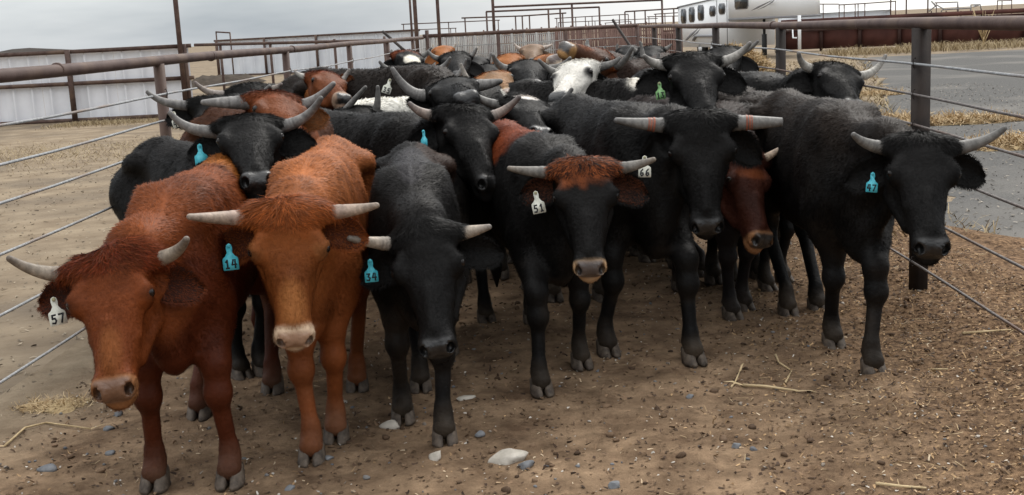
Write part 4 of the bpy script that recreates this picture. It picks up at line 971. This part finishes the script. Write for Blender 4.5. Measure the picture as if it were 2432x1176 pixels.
for (px, py, r, fl, mt_, lb, rot) in ((1212, 1098, .072, .40, M_ST, 'largest flat pale stone at the bottom centre of the dirt', .2), (930, 1014, .042, .5, M_ST, 'pale angular stone beside the hoof of the black steer tagged 34', .0), (1103, 947, .042, .3, M_ST, 'flat tan stone lying behind the front hoof of steer 34', .3),
    (1036, 1090, .03, .8, M_ST, 'upright pale grey stone in front of steer 34', 1.2), (1140, 1036, .022, .8, M_STG, 'small blue grey stone to the right of the upright pale grey stone', .5), (118, 1112, .04, .4, M_STG, 'flat blue grey stone at the bottom left corner', .1), (258, 1022, .026, .7, M_STG, 'dark blue grey stone left of the red steer 57 legs', .4),
    (282, 985, .024, .8, M_STG, 'small grey stone above the stalk at the left', .9), (265, 1078, .02, .7, M_STG, 'small dark stone left of the front hoof of steer 57', .2), (690, 1162, .02, .6, M_STG, 'small grey stone at the bottom edge left of centre', .7), (780, 1095, .022, .6, M_STG, 'grey stone by the hoof of red steer 14', .3),
    (1250, 1112, .03, .6, M_STG, 'blue grey stone tucked against the largest pale stone', .3), (1460, 1158, .024, .7, M_STG, 'dark blue stone at the bottom edge right of the large stone', 1.), (1750, 1066, .018, .9, M_STG, 'small blue stone in the lower right dirt', .2), (1640, 945, .018, .8, M_STG, 'small blue grey stone right of steer 51 hoof', .6)):
    p = gnd(px, py); o = stone_mesh(r, int(px) % 29, fl).build('stone', mt_, None, False, (p[0], p[1], zfloor(p[:1], p[1:2])[0]+r*fl*.35)); o.rotation_euler = (0, 0, rot); tag(o, lb, 'stone', 'loose stones on the alley dirt')
M_STALK = noise_mat('dry_stalk', (.42,.31,.17), (.60,.47,.28), 12, .8, .2, .4, 60, stretch=(1, 1, 1))
def stalk(px, r, lb, leaf=True):
    P = [gnd(x, y) for x, y in px]; P = [p*np.array([1, 1, 0])+np.array([0, 0, zfloor(p[:1], p[1:2])[0]+r*1.2+.004*(i % 2)]) for i, p in enumerate(P)]; b0 = P[0].copy(); root = empty('corn_stalk', b0); tag(root, lb, 'stalk', 'dry stalks on the ground')
    mb = MB(); mb.tube([p-b0 for p in P], np.linspace(r, r*.6, len(P)), 8); mb.build('stem', M_STALK, root, True)
    if leaf:
        for i in (0, len(P)-1):
            q = P[i]-b0; d = unit(P[-1]-P[0])*(1 if i else -1); mb = MB(); s_ = np.cross(d, [0, 0, 1])
            mb.add([q-s_*r, q+s_*r, q+d*.06+s_*r*1.6+np.array([0, 0, .012]), q+d*.06-s_*r*.2+np.array([0, 0, .01]), q+d*.11+s_*r*.8+np.array([0, 0, .004])], [(0, 1, 2, 3), (3, 2, 4)]); mb.build('leaf', M_STALK, root)
stalk([(1765, 918), (1820, 926), (1895, 934)], .008, 'longest dry corn stalk on the dirt in front of steer 47'); stalk([(12, 1062), (60, 1020), (110, 1005), (215, 1022)], .006, 'bent dry stalk on the dirt at the left edge')
stalk([(1745, 910), (1757, 888)], .005, 'short split stalk left of the longest corn stalk', True); stalk([(1862, 915), (1880, 885)], .006, 'short stalk piece behind the longest corn stalk', False)
stalk([(2080, 1160), (2140, 1168), (2200, 1174)], .007, 'dry stalk at the bottom edge on the right', False); stalk([(2285, 815), (2400, 806)], .007, 'thin stalk on the mulch near the right edge', False); stalk([(1842, 850), (1850, 865), (1875, 880)], .006, 'small curved twig between steers 66 and 47', False)
stalk([(2215, 890), (2250, 905)], .006, 'short pale stalk on the mulch below the cable at right', False)

def grass(name, k, fx, hgt, ca, cb, seed, wd=(.006, .014), lean=.5, zf=None):
    rg = np.random.default_rng(seed); x, y = fx(rg, k); h_ = rg.uniform(*hgt, k)*(.4+.6*fbm(np.stack([x, y, 0*x], 1), .9, seed)*1.6); a = rg.uniform(0, 6.28, k)
    D = np.stack([np.cos(a)*lean*h_, np.sin(a)*lean*h_, h_], 1); P = np.stack([x, y, (zf(x, y) if zf else 0*x)], 1); return tag(blades(name, P, D, rg.uniform(*wd, k), tint(k, ca, cb, rg), M_STRAW, None, .5, seed), kind='stuff')
TAN0, TAN1 = (.21,.155,.085), (.44,.35,.215)
grass('dry_grass', 7000, lambda rg, k: (rg.uniform(-14, -5.0, k), 20.5+rg.normal(0, 1, k)*1.3), (.015, .07), TAN0, TAN1, 21, (.004, .009), 1.4)
grass('dry_grass', 5000, lambda rg, k: (rg.uniform(-12, -6, k), 28.6+rg.normal(0, .5, k)), (.03, .10), TAN0, TAN1, 22, (.006, .012), .9)
grass('dry_weeds', 9000, lambda rg, k: (rg.uniform(12, 30, k), 50.0+rg.normal(0, 1.1, k)), (.05, .36), TAN0, TAN1, 23, (.014, .034), .8)
def verge(rg, k):
    y = rg.uniform(18, 46, k); return 3.0+(y-8.6)*.25*rg.uniform(.25, 1.02, k), y
scatter('yard_litter', 7000, (-9, -2.75), (5, 24), lambda x, y: .9+0*x, (.008, .05), (.005, .018), (.06,.045,.032), (.36,.30,.22), 14, .25, lambda x, y: .003+0*x)
scatter('pavement_grit', 9000, (3.2, 10), (6, 28), lambda x, y: (x > 3.1+np.clip(y-8.6, 0, 99)*.25)*.9, (.012, .05), (.008, .02), (.06,.055,.05), (.34,.30,.25), 12, .2, lambda x, y: .006+0*x)
grass('dry_weeds', 5000, verge, (.03, .14), TAN0, TAN1, 24, (.012, .03), 1.4)
grass('dry_weeds', 2500, lambda rg, k: (rg.uniform(2.4, 3.5, k), rg.uniform(9, 24, k)), (.03, .12), TAN0, TAN1, 25, (.006, .014), 1.3)
def hay_clump(px, py, Y, rx, ry, hz_, k, label, seed, blade=(.08, .2), wd=(.008, .02)):
    p = at(px, py, Y) if Y else gnd(px, py); root = empty('hay_pile', (p[0], p[1], 0)); tag(root, label, 'hay', 'piles of loose hay and straw'); rg = np.random.default_rng(seed); nu, nv = 22, 9; V = []
    for j in range(nv):
        q = j/(nv-1)
        for i in range(nu):
            th = 2*math.pi*i/nu; rr = (1+.18*math.sin(3*th+seed)+.1*rg.normal())*q; V.append((rx*rr*math.cos(th), ry*rr*math.sin(th), hz_*(1-q**1.7)*(1+.15*rg.normal()*(q < .9))+.004))
    mb = MB(); mb.add(V, [(j*nu+i, (j+1)*nu+i, (j+1)*nu+(i+1) % nu, j*nu+(i+1) % nu) for j in range(nv-1) for i in range(nu)]); mb.build('mound', noise_mat('hay', (.20,.135,.07), (.42,.32,.18), 9, .9, .1, .8, 30), root, True)
    q = np.sqrt(rg.random(k)); th = rg.uniform(0, 6.28, k); x, y = rx*q*np.cos(th)*1.1, ry*q*np.sin(th)*1.1; z = hz_*np.clip(1-q**1.7, 0, 1); l_ = rg.uniform(*blade, k); D = rg.normal(0, 1, (k, 3)); D[:, 2] = np.abs(D[:, 2])*.5; D /= np.linalg.norm(D, axis=1)[:, None]
    o = blades('straw', np.stack([x, y, z], 1), D*l_[:, None], rg.uniform(*wd, k), tint(k, (.30,.20,.10), (.60,.47,.29), rg), M_STRAW, root, .5, seed); o['kind'] = 'stuff'
hay_clump(1742, 112, 38, 1.15, 1.0, .80, 5000, 'heaped golden hay pile in front of the white trailer', 31, (.1, .35), (.015, .04))
hay_clump(2290, 290, None, .85, .35, .07, 1800, 'loose straw patch on the pavement right of the square post', 32)
hay_clump(2440, 345, None, .8, .4, .10, 1800, 'straw heap on the pavement at the right edge', 33)
hay_clump(2085, 225, None, .5, .3, .05, 700, 'small straw patch on the pavement behind the square post', 34)
hay_clump(2130, 285, None, .5, .25, .05, 800, 'small straw patch on the pavement left of the square post', 35)
hay_clump(130, 962, None, .20, .12, .025, 500, 'scattered straw and dung clump on the dirt at the left', 36, (.02, .07), (.002, .005))
sb = empty('bare_shrub', tuple(at(2335, 105, 49)*np.array([1, 1, 0]))); tag(sb, 'leafless grey shrub in front of the rusty wall', 'shrub'); rgs = np.random.default_rng(4); mb = MB(); tw = MB()
mb.tube([(0, 0, 0), (.02, 0, .5)], .03, 6); mb.build('trunk', M_STALK, sb, True)
for i in range(26):
    a = rgs.uniform(0, 6.28); l_ = rgs.uniform(.5, 1.35); p0 = np.array([0, 0, rgs.uniform(.1, .5)]); p1 = p0+np.array([math.cos(a)*.22, math.sin(a)*.2, .5])*l_; p2 = p0+np.array([math.cos(a)*.42, math.sin(a)*.35, 1.1])*l_; tw.tube([p0, p1, p2], [.014, .01, .004], 4)
o = tw.build('twigs', M_STALK, sb); o['kind'] = 'stuff'
# ------------------------------------------------------------------ the herd
RED = coat(tuft=1.25, base=(.080,.0165,.0050), top=(.17,.044,.0100), leg=(.062,.0140,.0048), face=(.135,.033,.0080), pad=(.15,.075,.042), ring=(.23,.10,.040), poll=(.12,.021,.0055), horn=((.22,.17,.135),(.27,.225,.175),(.12,.095,.075)), ear=(.10,.024,.008), earin=(.03,.010,.006), ring0=.86, patches=[('head', (.70, 0, 0), (.22, .05, .06), (.20,.062,.016)), ('body', (-1.15, 0, 1.15), (.42, .3, .22), (.26,.085,.017))])  # base darkened against top and face: chest shade painted into the coat
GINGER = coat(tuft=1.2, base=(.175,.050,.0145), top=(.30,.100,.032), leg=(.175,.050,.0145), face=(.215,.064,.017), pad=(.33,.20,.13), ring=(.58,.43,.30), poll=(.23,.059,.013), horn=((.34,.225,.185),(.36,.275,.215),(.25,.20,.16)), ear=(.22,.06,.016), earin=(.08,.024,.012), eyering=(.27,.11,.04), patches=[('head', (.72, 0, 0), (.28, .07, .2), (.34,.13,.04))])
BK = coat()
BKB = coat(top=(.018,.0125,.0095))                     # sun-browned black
TOPKNOT = coat(ring=(.46,.30,.17), poll=(.22,.060,.018), mix=.5, ring0=.875, pad=(.075,.058,.052), earin=(.07,.022,.01), horn=((.115,.107,.098),(.165,.153,.137),(.16,.13,.10)), patches=[('body', (-.95, 0, 1.22), (.62, .34, .22), (.15,.032,.010))])
DARKRED = coat(tuft=1.25, base=(.012,.008,.007), top=(.022,.014,.012), face=(.050,.016,.010), leg=(.012,.010,.010), ring=(.34,.17,.08), ring0=.86, pad=(.03,.025,.022), horn=((.42,.31,.22),(.45,.35,.26),(.25,.2,.16)), patches=[('head', (.24, 0, .0), (.07, .12, .05), (.17,.05,.02))], ear=(.012,.011,.011))
WHITEF = coat(face=(.72,.69,.63), poll=(.78,.76,.71), pad=(.03,.03,.03), ring=(.03,.03,.03), ring0=.87, eyering=(.02,.02,.02), ear=(.014,.013,.013))
WHITETOP = coat(patches=[('body', (-.75, 0, 1.24), (.80, .2, .13), (.74,.72,.66))])
WSPOT = coat(patches=[('body', (-.10, 0, 1.24), (.20, .16, .14), (.74,.70,.62))])
STAR = coat(patches=[('head', (.05, 0, 0), (.10, .075, .08), (.70,.66,.62))])
TAN = coat(base=(.20,.10,.045), top=(.28,.13,.05), face=(.26,.15,.08), leg=(.14,.07,.03), pad=(.22,.16,.13), ring=(.46,.34,.22), ring0=.84, horn=((.36,.33,.28),(.42,.38,.33),(.2,.18,.16)), poll=(.30,.12,.04))
BROWNNOSE = coat(base=(.018,.012,.010), top=(.03,.017,.012), face=(.06,.024,.012), poll=(.20,.055,.015), ring=(.36,.20,.08), pad=(.045,.04,.038), ring0=.84, patches=[('head', (.55, 0, .02), (.25, .06, .08), (.17,.05,.016))])
BALD = coat(poll=(.14,.034,.012), patches=[('head', (.42, 0, 0), (.16, .10, .12), (.72,.68,.58))])
ORANGE = coat(base=(.22,.075,.022), top=(.34,.13,.04), face=(.25,.09,.025), leg=(.16,.06,.02), poll=(.28,.10,.03), pad=(.12,.09,.08), ring=(.5,.4,.3), horn=((.4,.36,.3),(.44,.4,.34),(.3,.26,.22)))
BROWNHEAD = coat(base=(.05,.02,.012), top=(.08,.03,.014), face=(.16,.046,.014), poll=(.15,.038,.012), ring=(.34,.24,.17), ear=(.17,.06,.018), earin=(.10,.04,.014))
GREY0 = ((.13,.125,.12),(.20,.19,.18),(.11,.105,.10))
DKH = coat(horn=GREY0); BRH = dict(BROWNHEAD, horn=((.15,.145,.14),(.22,.21,.20),(.20,.19,.18)))
WRAP = [(.33, .362, (.27,.085,.05)), (.378, .410, (.29,.10,.06)), (.422, .445, (.24,.085,.055))]

HERD = [
 # front row
 dict(label='dark red steer with head low wearing white ear tag 57 at the front left', poll=(256,622,4.25), muz=(262,942), zs=.935, ls=.80, hd=3, ff=(-1.51,4.55), turn=-15, horns=((22,614,-.10),(443,568,-.10)), hc=.75, ears=((92,705),(450,668)), tags=((0,'white','57',dict(at=(127,711,-.06), tilt=.05)),), feet=((370,1158),(548,1150),(475,990),None), C=RED, s=1.02),
 dict(label='ginger red steer facing the camera wearing blue ear tag 14', poll=(682,508,4.6), muz=(702,832), zs=.955, ls=.80, hd=4, ff=(-1.04,4.98), turn=1, horns=((450,515,-.20),(895,488,-.05)), hc=.55, ears=((512,600),(862,548)), tags=((0,'blue','14',dict(at=(543,584,-.07))),), feet=((742,1095),(800,1045),None,(850,925)), C=GINGER, s=1.02),
 dict(label='black steer facing the camera with short cut horns and blue ear tag 34', poll=(1005,558,4.85), muz=(1037,842), zs=.92, hd=6, ff=(-.60,5.15), turn=-9, horns=((830,566,-.16),(1162,539,-.05)), hc=.3, ears=((862,648),(1170,588)), tags=((0,'blue','34',dict(at=(879,620,-.05), size=.92)),), feet=((958,1000),(1057,1050),(1000,925),None), C=coat(horn=((.11,.105,.10),(.36,.30,.24),(.14,.125,.11)), patches=[('body', (-.45, 0, 1.2), (.5, .07, .2), (.030,.028,.030)), ('body', (-1.0, .16, 1.15), (.4, .14, .2), (.026,.014,.010))]), s=1.0),
 dict(label='black steer with rusty topknot, tan ringed muzzle and white ear tag 51', poll=(1388,398,5.45), muz=(1403,652), zs=.98, hd=14, ff=(.02,5.82), turn=2, horns=((1209,400,-.02),(1553,379,-.04)), hc=.35, ears=((1252,448),(1525,450)), tags=((0,'white','51',dict(at=(1272,458,-.06))),), feet=((1287,935),(1382,872),None,None), C=TOPKNOT, s=.98),
 dict(label='large black steer with orange bands round both blunt horns and white tag 66', poll=(1665,288,5.9), muz=(1682,555), zs=.965, hd=16, ff=(.53,6.2), turn=4, horns=((1464,286,-.03),(1860,290,-.03)), hc=.25, ears=((1515,392),(1815,372)), tags=((0,'white','66',dict(at=(1531,374,-.22))),), feet=((1445,842),(1648,862),None,None), C=BK, s=1.08, tape=WRAP, cut=True, hr=.041),
 dict(label='black steer at the far right wearing blue ear tag 47 beside the square post', poll=(2190,340,5.45), muz=(2222,600), zs=.975, hd=5, ff=(1.55,5.95), turn=14, horns=((2027,320,-.06),(2386,305,-.04)), hc=.6, ears=((2040,412),(2344,408)), tags=((0,'blue','47',dict(at=(2073,413,-.03), turn=.3, size=.88)),), feet=((1980,826),(2075,890),(1872,750),(1942,742)), C=BKB, s=1.05),
 # second row
 dict(label='black steer looking up between red steers 57 and 14 at the left', poll=(588,285,5.75), muz=(612,425), zs=.93, hd=38, ff=(-1.62,6.14), turn=2, horns=((404,268,-.06),(762,233,-.05)), hc=.85, ears=((455,352),(735,325)), tags=((0,'blue','', dict(at=(474,346,.0))),), feet=(None,(628,890),None,None), C=DKH, s=1.02),
 dict(label='brown faced steer with tall grey horns hidden behind the black steer at the left', poll=(652,228,6.75), muz=(724,335), hd=40, ff=(-1.42,7.05), turn=26, horns=((482,243,-.1),(792,199,-.05)), hc=.85, ears=(0,(778,262)), C=BRH, s=1.06, hr=.042),
 dict(label='black steer turned right with pink tinged horns behind steer 34', poll=(1105,262,6.6), muz=(1177,438), hd=42, ff=(-.72,6.98), turn=24, horns=((973,246,-.05),(1233,231,.0)), hc=.7, ears=((995,330),0), tags=((0,'blue','',dict(at=(1006,312,-.03), turn=.9, size=.9)),), zs=.93, C=coat(horn=((.16,.148,.137),(.25,.195,.165),(.10,.085,.08))), s=1.08),
 dict(label='dark red faced steer with tan muzzle peering out behind steer 66', poll=(1772,372,6.5), muz=(1826,580), hd=20, ff=(1.08,6.92), turn=38, horns=(None,(1874,340,-.05)), hc=.3, ears=(0,0), feet=((1740,758),None,(1668,655),(1806,668)), C=DARKRED, s=1.0, hr=.03),
 dict(label='black steer whose grey horn tip shows right of the orange banded horn', poll=(1775,300,7.3), muz=(1800,470), hd=22, ff=(1.3,7.75), turn=10, horns=(None,(1898,277,-.05)), ears=(0,0), C=BKB, s=1.03),
 # third row
 dict(label='black steer wearing white ear tag 43 by the left fence post', poll=(512,240,8.1), muz=(560,395), hd=18, ff=(-2.05,8.45), turn=20, horns=((350,219,-.1),(640,205,.0)), hc=.8, ears=((415,272),0), tags=((0,'white','43',dict(at=(412,268,-.3), tilt=.1)),), C=DKH, s=1.1),
 dict(label='shaggy black steer with one brown horn behind steer 43 at the left', poll=(590,208,8.9), muz=(640,330), hd=8, turn=10, horns=((463,196,-.1),(668,200,0)), hc=.7, C=coat(horn=((.18,.16,.15),(.26,.22,.19),(.13,.10,.09))), s=1.08),
 dict(label='brown steer turned right near the left fence with pale short horns', poll=(772,176,9.9), muz=(822,226), hd=25, turn=30, horns=((701,171,-.05),(829,166,0)), hc=.7, ears=(0,(820,192)), C=coat(base=(.13,.04,.014), top=(.24,.08,.022), face=(.14,.042,.014), poll=(.15,.035,.012), ring=(.3,.2,.14), ear=(.14,.045,.015), horn=((.36,.33,.29),(.44,.42,.38),(.16,.14,.13))), s=1.02),
 dict(label='black steer with a white stripe along its back behind steer 34', poll=(845,262,8.3), muz=(800,330), hd=-66, ff=(-1.42,8.5), turn=-20, horns=((868,207,-.1),(897,206,-.05)), hc=.5, ears=(0,0), C=WHITETOP, s=1.03),
 dict(label='black steer with raised muzzle, long curved horns and white tag 35', poll=(1066,196,7.8), muz=(1108,216), hd=-6, ff=(-.5,8.25), turn=6, horns=((932,164,-.05),(1189,193,-.05)), hc=.95, ears=((893,186,.1),0), tags=((0,'white','35',dict(at=(926,190,.0), tilt=-.25, size=.95)),), C=DKH, s=1.08, hr=.045),
 dict(label='black steer standing side on behind the steer tagged 35', poll=(1010,232,9.2), muz=(1050,300), hd=62, ff=(-.79,9.7), horns=(None,None), ears=(0,0), C=BKB, s=1.18),
 dict(label='black steer with a small white star on its poll behind steer 51', poll=(1250,240,7.5), muz=(1293,308), zs=.92, hd=-14, ff=(-.02,7.95), turn=24, horns=((1124,219,-.05),(1358,212,.0)), hc=.75, ears=(0,0), C=STAR, s=1.04),
 dict(label='white faced steer with black eye patches and curving grey horns', poll=(1368,152,8.9), muz=(1318,226), hd=12, ff=(.4,9.4), turn=-26, horns=((1280,143,-.05),(1471,138,-.05)), hc=.85, ears=(0,(1425,205)), C=WHITEF, s=1.06),
 dict(label='black steer with a white spot on its back beside the tall black steer', poll=(1600,225,8.5), muz=(1640,300), hd=64, ff=(.92,8.5), horns=(None,None), ears=(0,0), C=WSPOT, s=1.07),
 dict(label='tall black steer with raised head wearing a green ear tag', poll=(1645,136,7.3), muz=(1690,282), hd=8, ff=(.98,7.75), turn=12, horns=((1530,133,-.08),(1781,103,-.05)), hc=.7, ears=((1548,190),(1758,190)), tags=((0,'green','13',dict(at=(1566,198,-.03), tilt=.15, turn=.35)),), C=coat(horn=((.26,.25,.23),(.34,.32,.29),(.14,.13,.12))), s=1.1),
 dict(label='black steer looking over the right fence with pale upturned horns', poll=(1988,158,8.3), muz=(2038,246), hd=34, ff=(1.72,8.75), turn=28, horns=((1897,127,-.1),(2103,133,.1)), hc=.8, ears=((1872,188,.05),0), C=coat(horn=((.36,.34,.31),(.40,.38,.34),(.10,.09,.085))), s=1.06, hr=.038),
 dict(label='black steer with its back level with the banded horn right of centre', poll=(1830,262,7.9), muz=(1850,420), hd=30, ff=(1.48,7.6), horns=(None,None), ears=(0,0), C=BKB, s=1.0),
 # farther
 dict(label='tan muzzled brown steer raising its nose behind steer 35', poll=(1158,180,9.4), muz=(1216,210), hd=10, ff=(-.4,9.9), turn=10, horns=((1095,153,-.05),None), hc=.8, ears=(0,0), C=TAN, s=1.02, hr=.036, tape=[(.2,.38,(.03,.22,.22))]),
 dict(label='black steer with raised nose and wide horns left of the white faced steer', poll=(1252,150,10.0), muz=(1268,192), hd=8, ff=(.12,10.5), turn=8, horns=((1171,131,-.1),(1354,138,-.05)), hc=.85, ears=(0,0), C=coat(pad=(.05,.045,.045)), s=1.08, hr=.04),
 dict(label='black steer with broad grey horns in the middle left of the herd', poll=(990,158,10.2), muz=(1000,222), hd=10, turn=4, horns=((902,147,-.05),(1069,138,-.05)), hc=.7, ears=((935,180),(1065,178)), C=DKH, s=1.08),
 dict(label='dark steer with brown poll and white cheek patch near the left fence end', poll=(968,124,13.2), muz=(1000,168), hd=10, turn=24, horns=((930,120,0),(1024,114,0)), hc=.6, C=BALD, s=1.08),
 dict(label='black steer with short horns behind the broad horned steer at the left', poll=(1080,128,12.6), muz=(1092,172), hd=4, turn=4, horns=((1017,122,0),(1132,115,0)), hc=.7, C=BKB, s=1.05),
 dict(label='brown and black steer pointing its nose up to the left', poll=(1438,130,10.8), muz=(1344,96), hd=-20, ff=(.85,11.2), turn=0, horns=((1395,98,.1),(1502,113,-.2)), hc=.8, C=BROWNNOSE, s=1.12, hr=.042, wup=1.6),
 dict(label='orange steer lifting its pale nose behind the wide horned black steer', poll=(1278,142,12.0), muz=(1314,128), hd=10, turn=10, horns=(None,None), ears=(0,0), C=ORANGE, s=1.0),
 dict(label='dusty tan horned steer farthest back in the middle of the herd', poll=(1262,109,17.0), muz=(1268,140), hd=2, horns=((1222,105,0),(1310,106,0)), hc=.5, C=coat(base=(.20,.11,.06), top=(.28,.16,.09), face=(.18,.12,.08), poll=(.2,.13,.09), horn=((.5,.42,.36),)*3), s=1.05),
 dict(label='orange backed steer in the dust at the back of the herd', poll=(1208,132,14.0), muz=(1215,165), hd=40, horns=(None,None), ears=(0,0), C=ORANGE, s=1.02),
 dict(label='dark steer with short pale horns far back near the right fence', poll=(1543,114,14.2), muz=(1552,150), hd=-4, horns=((1502,110,0),(1594,106,0)), hc=.5, C=BKB, s=1.05),
 dict(label='black steer with one long horn beside the hay pile', poll=(1718,116,11.2), muz=(1730,170), hd=10, horns=((1665,128,0),(1800,98,-.05)), hc=.6, C=coat(base=(.02,.012,.011)), s=1.05),
 dict(label='dark brown steer behind the tall black steer', poll=(1600,142,11.8), muz=(1590,190), hd=-30, horns=((1565,128,0),None), C=coat(base=(.03,.013,.01), top=(.045,.018,.012)), s=1.03),
 dict(label='black steer behind the white faced steer with a grey horn tip', poll=(1490,140,11.4), muz=(1500,190), hd=20, horns=((1440,138,0),(1520,100,0)), C=BKB, s=1.04),
 dict(label='black steer at the back left by the pipe fence', poll=(880,172,12.0), muz=(900,230), hd=30, horns=(None,None), C=BKB, s=1.04),
 dict(label='dark dusty steer in the back centre with its head lowered', poll=(1150,158,13.0), muz=(1160,200), hd=-12, horns=(None,None), C=BKB, s=1.03),
 dict(label='dark steer at the back right with its head lowered', poll=(1420,140,14.0), muz=(1425,180), hd=8, horns=(None,None), C=coat(base=(.022,.014,.012)), s=1.03),
 dict(label='black steer with thin horns half hidden left of the orange backed steer', poll=(1128,139,14.8), muz=(1134,172), hd=4, horns=((1098,127,0),(1166,128,0)), hc=.6, C=BKB, s=1.05),
 dict(label='dark steer with pale horns just behind the steer pointing its nose up', poll=(1402,119,16.0), muz=(1408,150), hd=-6, horns=((1372,112,0),(1438,111,0)), hc=.6, C=coat(base=(.03,.018,.014)), s=1.06),
 dict(label='reddish steer with short horns at the far back left of the herd', poll=(1052,112,18.5), muz=(1056,138), hd=2, horns=((1028,107,0),(1082,105,0)), hc=.5, C=ORANGE, s=1.04),
 dict(label='black steer with upright horns far back below the leaning brace pole', poll=(1492,112,17.0), muz=(1496,142), hd=6, horns=((1466,106,0),(1524,102,0)), hc=.7, C=BKB, s=1.05),
 dict(label='dark steer with one horn raised between the two broad horned black steers', poll=(1046,176,11.0), muz=(1060,222), hd=14, turn=12, horns=(None,(1106,142,0)), hc=.7, C=DKH, s=1.04),
]
for q in HERD: steer(**q)
print('script', round(time.time()-T0, 1))
